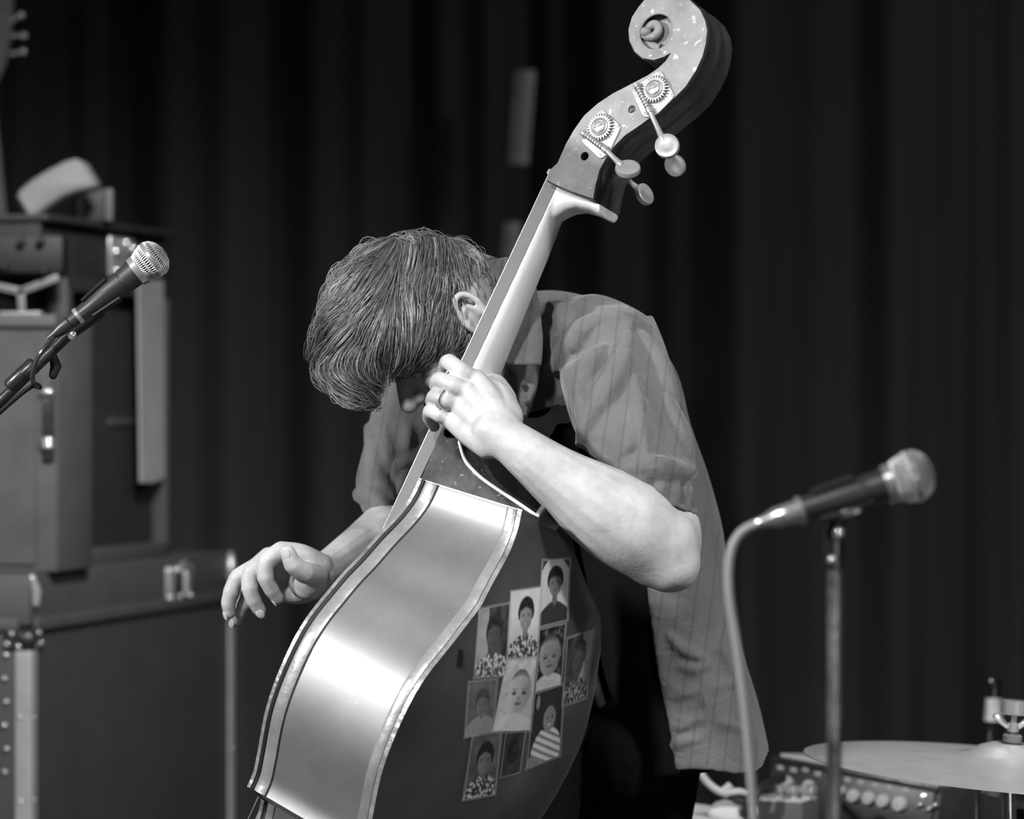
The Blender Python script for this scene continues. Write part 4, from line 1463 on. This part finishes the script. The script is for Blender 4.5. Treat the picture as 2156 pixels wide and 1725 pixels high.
YR = 3.75
mic_r, a2, b2, ax2 = microphone((1682, 1076), (1866, 1020), (1966, 992), YR, M(27, YR), M(36, YR), M(54, YR),
                                'blurred handheld microphone in front of the drums at the right', 'vocal microphones', M(74, YR))
st_r = thing('microphone_stand', 'straight microphone stand with worn pole at the right', 'microphone stand', (P(1754, 1400, YR).x, YR + .02, 0), 'microphone stands')
T = P(1757, 1118, YR + .02)
px_ = T.x
MB().tube([T + Vector((0, 0, -.03)), Vector((px_ - .002, T.y, .05))], M(16, YR), 20).build('pole', m_wornmetal, st_r)
MB().lathe((px_ - .002, T.y, 0), (0, 0, 1), [(0, .14), (.02, .14), (.032, .05), (.07, .016)], 36).build('base', m_blackmetal, st_r)
z0 = T.z
MB().lathe((px_, T.y, z0), (0, 0, 1), [(-.040, M(17, YR)), (-.038, M(22, YR)), (-.028, M(22, YR)), (-.027, M(20, YR)), (.000, M(20, YR)), (.004, M(15, YR)), (.010, M(14, YR))], 24).build('pole_grip', m_blackmetal, st_r, angle=30)
MB().ball(P(1766, 1123, YR), (.006, .006, .0065)).build('grip_rivet', m_chrome, st_r)
MB().ball(P(1753, 1179, YR), (.005, .005, .005)).build('grip_rivet', m_chrome, st_r)
clip(a2, b2, ax2, (M(27, YR), M(36, YR)), .20, .66, 1, st_r)
MB().capsule([T + Vector((0, 0, 0)), T + Vector((.004, -.005, .012)), a2.lerp(b2, .45) + Vector((0, .018, -.010))], [.008, .008, .009]).build('clip_joint', m_rubber, st_r)
MB().box(P(1836, 1050, YR - .008), ax2 * M(32, YR), Vector((0, .003, 0)), Vector((0, 0, .0030)), .001).build('clip_edge', m_chrome, st_r)
MB().box(P(1792, 1078, YR - .008), (ax2 + Vector((0, 0, -.05))).normalized() * M(20, YR), Vector((0, .003, 0)), Vector((0, 0, .0032)), .001).build('clip_edge', m_chrome, st_r)
cab2 = MB().tube(catmull([tuple(P(*q)) for q in ((1608, 1098, YR), (1588, 1105, YR), (1560, 1122, YR), (1541, 1155, YR), (1534, 1205, YR), (1537, 1265, YR), (1550, 1350, YR), (1565, 1460, YR), (1578, 1590, YR), (1589, 1740, YR), (1605, 1900, YR))]
                 + [Vector((.32, YR, .3)), Vector((.34, YR - .02, .02)), Vector((.5, YR - .2, .006)), Vector((.9, YR - .3, .006))], 6), .0048, 12)
tag(cab2.build('cable', m_cable), 'grey cable hanging in a long curve from the right microphone', 'cable', 'microphone cables')

# ------------------------------------------------------------------ left: road case, speaker, rack, amplifier
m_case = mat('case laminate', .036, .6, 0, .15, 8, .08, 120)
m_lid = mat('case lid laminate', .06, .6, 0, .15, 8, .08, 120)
m_alu = mat('aluminium edging', .34, .42, .25, .12, 14)
m_carpet = mat('grey cabinet covering', .07, .85, 0, .2, 14, .2, 150)
m_tolex = mat('black vinyl', .022, .65, 0, .3, 20, .15, 120)
DD = Vector((.299, 1.15, 0)).normalized()                # along the case, away from the camera
NN = Vector((-DD.y, DD.x, 0))                            # to its left side
K0 = Vector((P(62, 1210, 7.0).x, 7.0, 0))
ZL, ZT = .779, .884
case = thing('road_case', 'large dark road case with aluminium edges and ball corners at lower left', 'road case', K0 + DD * .6 + NN * .3)
Z = Vector((0, 0, 1))
LEN, WID = 1.19, .62
def kpt(l, n, z):
    return K0 + DD * l + NN * n + Z * z
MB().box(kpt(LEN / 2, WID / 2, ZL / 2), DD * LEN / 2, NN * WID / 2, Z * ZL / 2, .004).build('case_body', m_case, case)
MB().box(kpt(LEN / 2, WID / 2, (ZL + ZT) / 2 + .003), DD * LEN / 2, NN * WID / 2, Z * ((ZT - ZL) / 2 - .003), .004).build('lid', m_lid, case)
lidm = case.children[-1]
MB().box(kpt(LEN / 2, -.004, ZL + .008), DD * (LEN / 2 - .02), NN * .006, Z * .012, .003).build('lid_rim', m_lid, lidm)
MB().box(kpt(-.004, WID / 2, ZL + .008), NN * (WID / 2 - .02), DD * .006, Z * .012, .003).build('lid_rim', m_lid, lidm)
for l, sgn in ((0, 1), (LEN, -1)):
    e = MB()
    e.box(kpt(l + sgn * .013, -.003, ZL / 2 - .012), DD * .015, NN * .003, Z * (ZL / 2 - .03), .001)
    e.box(kpt(l - sgn * .003, .013, ZL / 2 - .012), NN * .015, DD * .003, Z * (ZL / 2 - .03), .001)
    e.fixed(.0022, 1).build('edge_strip', m_alu, case, angle=40)
    es = case.children[-1]
    for zz in (ZL - .17, ZL - .33, ZL - .5):
        for q, nn_ in ((kpt(l + sgn * .016, -.006, zz), -NN), (kpt(l - sgn * .006, .016, zz), -DD * sgn)):
            MB().lathe(q, nn_, [(0, .0042), (.0015, .0038), (.0025, .002)], 12).build('rivet', m_chrome, es)
    # corner fittings: ball corner with plates
    for zc in (ZL - .015,):
        cr = MB()
        c = kpt(l, 0, zc)
        cr.ball(c + Z * -.004 + (DD * sgn + NN) * .006, .021)
        cr.box(c + DD * sgn * .026 - NN * .002 - Z * .006, DD * .026, NN * .003, Z * .022, .002)
        cr.box(c + NN * .026 - DD * sgn * .002 - Z * .006, NN * .026, DD * .003, Z * .022, .002)
        cr.fixed(.0025, 2).build('corner_fitting', m_blackmetal, case)
        cf = case.children[-1]
        for dl, dz in ((.012, .004), (.034, .006), (.020, -.018), (.044, -.014)):
            MB().ball(c + DD * sgn * dl - NN * .006 + Z * dz, .0055, n=8, m=10).build('rivet', m_chrome, cf)
            MB().ball(c + NN * dl - DD * sgn * .006 + Z * dz, .0055, n=8, m=10).build('rivet', m_chrome, cf)
        u_ = kpt(l, 0, ZT - .012)
        MB().capsule([u_ - Z * .045 + DD * sgn * .022 - NN * .004, u_ - Z * .02 + DD * sgn * .022 - NN * .005, u_ + DD * sgn * .012 + Z * .004], [.008, .0105, .008]).build('lid_corner', m_nickel, lidm)
for k in range(6):                                        # rivets down the left face
    MB().ball(kpt(-.004, .045 + .004 * (k % 2), ZL - .05 - .045 * k), .0055, n=8, m=10).build('rivet', m_chrome, case)
# latch on the long side
lc = kpt(.83, -.004, (ZL + ZT) / 2 - .002)
lt = MB().box(lc, DD * .075, NN * .003, Z * .036, .003).build('latch', m_nickel, case)
MB().box(lc - NN * .006, DD * .040, NN * .004, Z * .022, .003).build('latch_dish', m_blackmetal, lt)
MB().capsule([lc - NN * .010 - DD * .03 + Z * .03, lc - NN * .012 + Z * .042, lc - NN * .010 + DD * .03 + Z * .03], .007).build('latch_bail', m_chrome, lt)
MB().capsule([lc - NN * .010 + DD * .012 - Z * .02, lc - NN * .010 + DD * .012 + Z * .02], .008).build('latch_wing', m_nickel, lt)
for dl in (-.062, 0, .062):
    for dz in (-.029, .029):
        MB().ball(lc + DD * dl - NN * .004 + Z * dz, .006, n=8, m=10).build('rivet', m_chrome, lt)

# speaker cabinet standing on the case
S0 = kpt(.10, .045, ZT)
SH = 1.384 - ZT
spk = thing('speaker_cabinet', 'tall grey covered speaker cabinet standing on the road case', 'speaker', S0 + DD * .1 + NN * .25)
SN = Vector((-.999, .045, 0)).normalized(); SD = Vector((.25, .968, 0)).normalized()
c0 = Vector((P(121, 900, 7.08).x, 7.08, ZT))
MB().box(c0 + SN * .25 + SD * .095 + Z * SH / 2, SN * .25, SD * .095, Z * SH / 2, .006).build('cabinet', m_carpet, spk)
MB().box(c0 + SN * .25 + SD * -.006 + Z * (SH - .012), SN * .25, SD * .006, Z * .012, .003).build('top_edge', mat('grey edge', .09, .7), spk)
MB().box(c0 + SN * .27 + SD * -.004 + Z * (SH * .47), SN * .23, SD * .004, Z * (SH * .44), .003).build('front_cloth', m_carpet, spk)
MB().box(c0 + SN * .015 + SD * -.005 + Z * (SH * .60), SN * .010, SD * .006, Z * .085, .003).build('side_hardware', m_blackmetal, spk)
hw = spk.children[-1]
for q in (.20, -.035, -.062):
    MB().ball(c0 + SN * .015 + SD * -.012 + Z * (SH * .60 + q * .4 - .03), (.013, .008, .008), n=8, m=12).build('bright_stud', m_chrome, hw)

# equipment rack behind the speaker, standing on the case
rack = thing('equipment_rack', 'tall black equipment rack with a pale tape strip down its right corner', 'rack', kpt(.72, .3, ZT))
RZ0, RZ1 = ZT, 1.462
R0, R1 = .30, .90
MB().box(kpt((R0 + R1) / 2, .32, (RZ0 + RZ1) / 2), DD * ((R1 - R0) / 2 - .03), NN * .25, Z * (RZ1 - RZ0) / 2, .004).build('inner_panel', m_tolex, rack)
for l in (R0 + .012, R1 - .012):
    MB().box(kpt(l, .06, (RZ0 + RZ1) / 2), DD * .016, NN * .02, Z * (RZ1 - RZ0) / 2, .003).build('rack_post', mat('grey post', .06, .6), rack)
MB().box(kpt((R0 + R1) / 2, .06, RZ1 - .012), DD * ((R1 - R0) / 2), NN * .02, Z * .014, .003).build('rack_rail', m_tolex, rack)
MB().box(kpt((R0 + R1) / 2, .06, RZ0 + .016), DD * ((R1 - R0) / 2), NN * .02, Z * .015, .003).build('rack_rail', mat('grey rail', .06, .6), rack)
MB().box(kpt(.70, .068, RZ0 + .29), DD * .1, NN * .004, Z * .008, .002).build('shelf_lip', mat('grey lip', .05, .6), rack)
def on_rack(px, py, n=.032):
    o_ = K0 + NN * n
    d = ray(px, py)
    return CAM + d * ((o_ - CAM).dot(NN) / d.dot(NN))
tq = [on_rack(x, y) for x, y in ((292, 592), (345, 590), (347, 1005), (322, 1018), (298, 1016))]
MB().prism(tq, NN * .006, .001).build('tape_strip', mat('pale tape', .28, .7, 0, .12, 9), rack)
rack.children[-1]['label'] = 'pale grey tape strip'

# amplifier head on the rack
amp = thing('amplifier_head', 'black amplifier head with chrome corners resting on the tall rack', 'amplifier', kpt(.6, .3, RZ1))
A0, A1, AZ = .18, .90, RZ1
MB().box(kpt((A0 + A1) / 2, .33, AZ + .055), DD * (A1 - A0) / 2, NN * .28, Z * .055, .006).build('amp_case', m_tolex, amp)
MB().box(kpt((A0 + A1) / 2, .33, AZ + .116), DD * ((A1 - A0) / 2 + .01), NN * .30, Z * .007, .004).build('amp_lid', mat('dark lid', .03, .55), amp)
crn = MB().box(kpt(.62, .048, AZ + .055), DD * .07, NN * .004, Z * .042, .004).build('chrome_plate', m_nickel, amp)
for dl, dz in ((-.05, .01), (.01, .03), (-.045, -.03), (.05, .02)):
    MB().ball(kpt(.62 + dl, .040, AZ + .055 + dz), .009, n=8, m=10).build('rivet', m_chrome, crn)
for (x, y) in ((45, 510), (86, 509), (8, 563), (92, 571)):
    MB().ball(P(x, y, 7.10), (.009, .012, .009), n=8, m=12).build('knob', m_blackmetal, amp)
MB().box(P(10, 538, 7.16), Vector((.12, 0, 0)), Vector((0, .05, 0)), Z * .037, .006).build('control_panel', mat('dark panel', .010, .6), amp)

# Y-shaped metal bracket standing on the speaker
brk = thing('bracket', 'Y-shaped grey metal bracket standing on the grey speaker', 'bracket', Vector((P(46, 660, 7.12).x, 7.12, 1.384)))
for q in (((44, 614), (47, 663)), ((-20, 600), (44, 614)), ((44, 614), (118, 586))):
    a_, b_ = P(q[0][0], q[0][1], 7.12), P(q[1][0], q[1][1], 7.12)
    d_ = (b_ - a_).normalized()
    MB().box((a_ + b_) / 2, d_ * ((b_ - a_).length / 2 + .006), Vector((0, .006, 0)), d_.cross(Vector((0, 1, 0))) * M(8, 7.1), .002).build('bar', mat('grey bar', .17, .5, .2), brk)
MB().box((brk.location.x, 7.12, 1.387), (.04, 0, 0), (0, .03, 0), (0, 0, .003), .001).build('foot', m_alu, brk)

# pale curved pad and small box on top of the amplifier
zt = AZ + .123
pad_px = [(32, 414), (39, 400), (66, 378), (100, 357), (135, 339), (158, 333), (172, 340), (186, 362), (199, 384), (197, 393), (186, 398), (160, 403), (130, 414), (100, 433), (68, 462), (60, 463), (46, 440)]
padb = MB().prism([P(x, y, 7.30) for x, y in pad_px], Vector((.006, .09, 0)), .008)
zmin = min(v.z for v in padb.v)
tag(padb.build('curved_pad', mat('pale pad', .25, .75, 0, .08, 7), angle=50), 'pale curved pad with rounded corners on the black amplifier head', 'pad')
sb = thing('small_box', 'small dark box with two lighter upright edges behind the curved pad', 'box', Vector((P(196, 460, 7.5).x, 7.5, zt)))
bz = P(196, 400, 7.5).z
MB().box((P(196, 430, 7.5).x, 7.52, (zt + bz) / 2), (M(40, 7.5), 0, 0), (0, .06, 0), (0, 0, (bz - zt) / 2), .004).build('box_body', mat('dark box', .045, .6), sb)
for x in (167, 229):
    MB().box((P(x, 430, 7.45).x, 7.455, (zt + bz) / 2), (M(8, 7.5), 0, 0), (0, .006, 0), (0, 0, (bz - zt) / 2), .002).build('box_edge', mat('grey box edge', .14, .6), sb)

# guitar standing at the far left edge, headstock and neck in view
gx = lambda x, y, Y=8.10: P(x, y, Y)
gt = thing('guitar', 'guitar standing at the left edge, headstock with tuning pegs on top', 'guitar', Vector((gx(10, 800).x, 8.10, ZT)))
m_gwood = mat('dull guitar wood', .075, .5, 0, .3, 14)
MB().prism([gx(-60, -40), gx(20, -40), gx(29, 0), gx(27, 40), gx(20, 95), gx(14, 130), gx(2, 160), gx(-14, 185), gx(-45, 185), (gx(-70, 60))], Vector((0, .016, 0)), .003).build('headstock', m_gwood, gt)
for (x0, y0, x1, y1) in ((22, 45, 44, 32), (22, 76, 50, 75), (22, 114, 48, 109), (-66, 30, -85, 20), (-66, 80, -85, 75), (-60, 130, -80, 128)):
    pg = MB().capsule([gx(x0, y0), gx(lerp(x0, x1, .5), lerp(y0, y1, .5))], .0045).build('tuning_peg', m_nickel, gt)
    MB().ball(gx(x1, y1), (.008, .005, .0075), n=8, m=12).build('peg_button', m_nickel, pg)
MB().loft([[gx(-44, 180), gx(-14, 180), gx(-14, 180, 8.13), gx(-44, 180, 8.13)], [gx(-34, 690), gx(38, 690), gx(38, 690, 8.13), gx(-34, 690, 8.13)]]).build('guitar_neck', mat('pale neck edge', .10, .5), gt)
bp = [(0, 690), (60, 700), (95, 760), (80, 840), (95, 920), (130, 1010), (110, 1100), (60, 1148), (0, 1158), (-60, 1148), (-120, 1100), (-135, 1010), (-100, 920), (-88, 840), (-100, 760), (-60, 700)]
MB().prism([gx(x, y) for x, y in bp], Vector((0, .042, 0)), .006).build('guitar_body', m_gwood, gt)

# ------------------------------------------------------------------ right: equipment case with amplifier, pedal box, bottle, drum and cymbal
zc = .435
eq = thing('equipment_case', 'low black equipment case carrying the small amplifier at lower right', 'case', (.68, 6.5, 0))
MB().box((.68, 6.52, zc / 2), (.50, 0, 0), (0, .52, 0), (0, 0, zc / 2), .006).build('case_body', m_tolex, eq)
for y in (6.0, 7.04):
    MB().box((.68, y, zc - .01), (.49, 0, 0), (0, .006, 0), (0, 0, .008), .002).build('case_edge', m_blackmetal, eq)
# amplifier: oriented box from its corners
tl, trc, bl = P(1624, 1592, 6.34), P(1984, 1658, 6.14), P(1692, 1573, 6.62)
ex = trc - tl
ey = bl - tl
ezn = ex.cross(ey).normalized()
if ezn.z < 0: ezn = -ezn
ey = ezn.cross(ex).normalized() * ey.length
if ey.y < 0: ey = -ey
hgt = .125
ctr = tl + ex / 2 + ey / 2 - ezn * hgt / 2
sa = thing('mixer_amplifier', 'small black amplifier with a row of round knobs behind the cymbal', 'amplifier', ctr - ezn * hgt / 2)
exn, eyn = ex.normalized(), ey.normalized()
MB().box(ctr, ex / 2, ey / 2, ezn * hgt / 2, .006).build('amp_case', m_tolex, sa)
MB().box(tl + ex / 2 + ey * .5 + ezn * .003, ex * .47, ey * .46, ezn * .003, .002).build('top_panel', mat('grey top', .45, .45), sa)
MB().box(tl + ex * .5 - ezn * hgt * .52 - eyn * .003, ex * .47, eyn * .003, ezn * hgt * .44, .002).build('front_panel', mat('black panel', .02, .4), sa)
MB().box(tl + ex * .5 - ezn * .004 - eyn * .004, ex * .49, eyn * .004, ezn * .006, .002).build('front_rail', m_blackmetal, sa)
for fx, fy in ((.06, .15), (.94, .15), (.06, .85), (.94, .85)):
    q = tl + ex * fx + ey * fy - ezn * hgt
    MB().tube([q + ezn * .002, Vector((q.x, q.y, zc))], .011, 14).build('foot', m_rubber, sa)
m_knob = mat('pale knob', .42, .35, .2)
def on_front(px, py, out=.004):
    o_ = tl - eyn * out
    d = ray(px, py)
    t = (o_ - CAM).dot(eyn) / d.dot(eyn)
    return CAM + d * t
for (x, y, r) in ((1775, 1665, 10), (1800, 1676, 15), (1832, 1681, 15), (1862, 1687, 15), (1897, 1693, 17), (1660, 1648, 14), (1706, 1655, 13)):
    MB().lathe(on_front(x, y), -eyn, [(0, M(r, 6.2)), (.008, M(r, 6.2)), (.012, M(r, 6.2) * .85), (.0125, M(r, 6.2) * .1)], 20).build('knob', m_knob, sa)
for (x, y) in ((1643, 1617), (1671, 1622), (1696, 1621), (1722, 1630), (1784, 1642), (1812, 1648), (1842, 1654), (1872, 1659), (1906, 1664)):
    MB().box(on_front(x, y, .006), exn * M(8, 6.2), eyn * .0015, ezn * M(5, 6.2), .0008).build('panel_mark', mat('pale mark', .30, .6), sa)
MB().lathe(on_front(1944, 1678), -eyn, [(0, .0075), (.004, .0075), (.006, .004)], 18).build('indicator', m_chrome, sa)
for (x, y) in ((1930, 1700), (1950, 1708), (1962, 1700)):
    MB().capsule([on_front(x, y, .006), on_front(x + 7, y - 5, .012)], .0035).build('toggle', m_chrome, sa)
for k, x in enumerate((1776, 1800, 1817, 1836)):
    MB().ball(tl + ex * ((x - 1624) / 360) + ezn * .008 + ey * .25, .0075 if k < 4 else .004, n=8, m=10).build('top_stud', m_chrome, sa)

# pedal box with chrome knobs in front
pb_c = Vector((P(1660, 1700, 6.08).x, 6.10, zc))
pb = thing('pedal_box', 'grey box with chrome knobs on its top in front of the amplifier', 'effects box', pb_c)
zt2 = P(1660, 1688, 6.08).z
pe = Vector((.92, -.39, 0)).normalized(); pn_ = Vector((.39, .92, 0)).normalized()
pcx = P(1650, 1688, 6.10)
MB().box((pcx.x, 6.12, (zc + zt2) / 2), pe * .050, pn_ * .045, (0, 0, (zt2 - zc) / 2), .004).build('box_body', mat('grey pedal box', .075, .55), pb)
MB().box((pcx.x, 6.12, zt2 + .001), pe * .047, pn_ * .042, (0, 0, .002), .001).build('top_plate', mat('pale pedal top', .42, .5), pb)
for (x, y, r) in ((1640, 1668, .009), (1668, 1672, .013), (1705, 1680, .012), (1694, 1690, .008)):
    q = P(x, y, 6.10)
    MB().lathe((q.x, 6.12 - .02, zt2), (0, 0, 1), [(0, r * .7), (.012, r * .7), (.013, r), (.024, r * .95), (.026, r * .6)], 18).build('chrome_knob', m_chrome, pb)
# patch cable curled beside it
pcab = MB().tube(catmull([tuple(P(*q)) for q in ((1560, 1720, 6.07), (1580, 1690, 6.04), (1598, 1662, 6.05), (1625, 1646, 6.10), (1648, 1640, 6.16))], 6), .0075, 10)
tag(pcab.build('patch_cable', m_rubber), 'short thick black patch cable arching beside the pedal box', 'cable')
# pale lever-like clamp
cl = thing('clamp', 'pale hooked clamp lying left of the pedal box', 'clamp', Vector((P(1530, 1700, 6.05).x, 6.06, zc)))
m_pale = mat('pale plastic', .46, .5)
MB().capsule(catmull([tuple(P(*q)) for q in ((1477, 1631, 6.05), (1490, 1648, 6.05), (1510, 1664, 6.05), (1530, 1672, 6.05))], 5), [.0062] * 16).build('arm', m_pale, cl)
MB().capsule([P(1520, 1668, 6.05), P(1535, 1656, 6.05), P(1540, 1662, 6.06)], [.006, .007, .005]).build('hook', m_pale, cl)
MB().capsule([P(1526, 1670, 6.05), P(1556, 1667, 6.05), P(1582, 1673, 6.06), P(1574, 1690, 6.06)], [.007, .006, .006, .006]).build('bar', m_pale, cl)
MB().capsule([P(1530, 1676, 6.06), P(1574, 1692, 6.06), Vector((P(1580, 1700, 6.08).x, 6.06, zc + .01))], .007).build('lower_arm', m_tolex, cl)
# white sheet and crumpled cloth
m_paper = mat('white paper', .55, .7)
ps = MB().grid(lambda a_, b_: Vector((lerp(.262, .395, a_), lerp(6.02, 6.2, b_), .513 + .006 * math.sin(a_ * 5) + .012 * b_)), 12, 8)
top_ = list(ps.v); nn = len(top_)
ps.v += [Vector((p.x, p.y, zc + .001)) for p in top_]
ps.f += [[i + nn for i in f][::-1] for f in list(ps.f)]
W9 = 9
bord = [i * W9 for i in range(13)] + [12 * W9 + j for j in range(1, 9)] + [i * W9 + 8 for i in range(11, -1, -1)] + [j for j in range(7, 0, -1)]
ps.f += [[bord[i], bord[(i + 1) % len(bord)], bord[(i + 1) % len(bord)] + nn, bord[i] + nn] for i in range(len(bord))]
tag(ps.build('paper_stack', m_paper, angle=60), 'flat white sheets of paper lying on the low case', 'paper')
rg = MB()
for (x, y, Y, r) in ((1530, 1712, 6.07, .022), (1552, 1708, 6.07, .022), (1568, 1714, 6.08, .02), (1515, 1718, 6.06, .016), (1545, 1722, 6.06, .024)):
    rg.ball(P(x, y - 6, Y + .02), (r * 1.3, r, r * .8))
tag(rg.fixed(.004, 3).build('cloth', m_paper, angle=180), 'crumpled white cloth heaped on the paper sheets', 'cloth')

# beer bottle standing on the equipment case
bx = P(2092, 1500, 6.75)
bt = thing('bottle', 'dark beer bottle with pale neck label standing behind the cymbal', 'bottle', Vector((bx.x, 6.75, zc)))
ztop = P(2092, 1430, 6.75).z
H = ztop - zc
m_bottle = mat('dark bottle glass', .010, .12, 0, spec=.6)
MB().lathe((bx.x, 6.75, zc), (0, 0, 1), [(0, .026), (.004, .029), (H * .42, .029), (H * .52, .0265), (H * .62, .0195), (H * .75, .0155), (H * .93, .0128), (H * .935, .0145), (H * .97, .0145), (H, .0125)], 28).build('glass', m_bottle, bt, angle=50)
zA, zB = P(2092, 1518, 6.75).z - zc, P(2092, 1470, 6.75).z - zc
pr = [(0, .026), (.004, .029), (H * .42, .029), (H * .52, .0265), (H * .62, .0195), (H * .75, .0155), (H * .93, .0128)]
MB().lathe((bx.x, 6.75, zc), (0, 0, 1), [(lerp(zA, zB, k / 6), interp(pr, lerp(zA, zB, k / 6)) + .0012) for k in range(7)], 28, cap=False).build('neck_label', mat('foil label', .6, .4, .2, .2, 60), bt)

# drum under the cymbal
dm = thing('floor_tom', 'pale shelled drum with chrome lugs under the cymbal at the right edge', 'drum', (.944, 5.74, 0))
dz = P(2100, 1652, 5.74).z
MB().lathe((.944, 5.74, .16), (0, 0, 1), [(0, .195), (0, .2), (dz - .16, .2), (dz - .16, .195)], 48).build('shell', mat('pale drum shell', .55, .5, 0, .2, 10), dm, angle=40)
MB().lathe((.944, 5.74, dz), (0, 0, 1), [(-.012, .201), (-.012, .206), (.012, .206), (.014, .2), (.008, .198)], 48, cap=False).build('rim', m_chrome, dm)
MB().lathe((.944, 5.74, dz + .003), (0, 0, 1), [(0, .198), (.001, .198)], 48).build('drum_head', mat('drum head', .5, .5), dm)
for k in range(8):
    a_ = 2 * PI * k / 8 + PI + .52
    d_ = Vector((math.cos(a_), math.sin(a_), 0))
    lg = MB().box(Vector((.944, 5.74, dz - .09)) + d_ * .208, d_ * .010, Vector((-d_.y, d_.x, 0)) * .012, (0, 0, .028), .004).build('lug', m_chrome, dm)
    MB().tube([Vector((.944, 5.74, dz - .07)) + d_ * .212, Vector((.944, 5.74, dz + .008)) + d_ * .212], .0035, 10).build('tension_rod', m_chrome, lg)
MB().box(Vector((.944, 5.74, dz - .10)) + Vector((math.cos(3.95), math.sin(3.95), 0)) * .203, Vector((-math.sin(3.95), math.cos(3.95), 0)) * .055, Vector((math.cos(3.95), math.sin(3.95), 0)) * .003, (0, 0, .075), .002).build('dark_panel', m_tolex, dm)
for k in range(3):
    a_ = 2 * PI * k / 3 + PI + .9
    MB().tube([(.944 + .212 * math.cos(a_), 5.74 + .212 * math.sin(a_), .30), (.944 + .212 * math.cos(a_), 5.74 + .212 * math.sin(a_), 0.0)], .006, 10).build('leg', m_chrome, dm)

# cymbal on its stand
YC = 5.45
cc = P(2128, 1597, YC)
av = (P(1695, 1563, YC) - cc)
bv = Vector((0, -1, -.02))
nv = av.cross(bv).normalized()
if nv.z < 0: nv = -nv
R = av.length
m_cym = mat('cymbal bronze', .5, .36, .4, .12, 20, .06, 6)
cy = thing('cymbal', 'large tilted ride cymbal at the lower right edge', 'cymbal', cc)
cp_ = [(.004, .006), (.022, .018), (.022, .03), (.016, .048), (.006, .062), (.001, .078), (-.003, .12), (-.009, R * .7), (-.016, R), (-.0172, R), (-.0105, R * .7), (-.0045, .12), (-.0005, .078), (.0045, .062), (.0145, .048), (.020, .03), (.020, .018), (.002, .006)]
MB().lathe(cc, nv, cp_[1:-1], 96, cap=False).build('cymbal_plate', m_cym, cy, angle=30)
cs = thing('cymbal_stand', 'chrome cymbal stand with wing nut rising through the ride cymbal', 'stand', (cc.x, cc.y, 0))
rod0 = cc - nv * .03
MB().tube([rod0, cc + nv * .085], .0042, 12).build('rod', m_chrome, cs)
MB().lathe(cc + nv * .024, nv, [(0, .014), (.010, .0145), (.012, .012)], 20).build('felt', mat('felt', .12, .9), cs)
wn = MB().lathe(cc + nv * .040, nv, [(0, .009), (.012, .009), (.014, .006)], 16).build('wing_nut', m_chrome, cs)
for s in (-1, 1):
    MB().capsule([cc + nv * .047 + Vector((s * .008, 0, 0)), cc + nv * .062 + Vector((s * .026, 0, 0))], [.004, .006]).build('wing', m_chrome, wn)
MB().lathe(cc + nv * .066, nv, [(0, .020), (.001, .021), (.020, .021), (.021, .019)], 24).build('top_cap', m_chrome, cs)
MB().tube([rod0 + nv * .012, rod0, Vector((cc.x, cc.y, .35)), Vector((cc.x, cc.y, .14))], [.008, .010, .012, .012], 14).build('tube', m_chrome, cs)
for k in range(3):
    a_ = 2 * PI * k / 3 + 1.0
    MB().tube([(cc.x, cc.y, .36), (cc.x + .26 * math.cos(a_), cc.y + .26 * math.sin(a_), .008)], .007, 10).build('leg', m_chrome, cs)
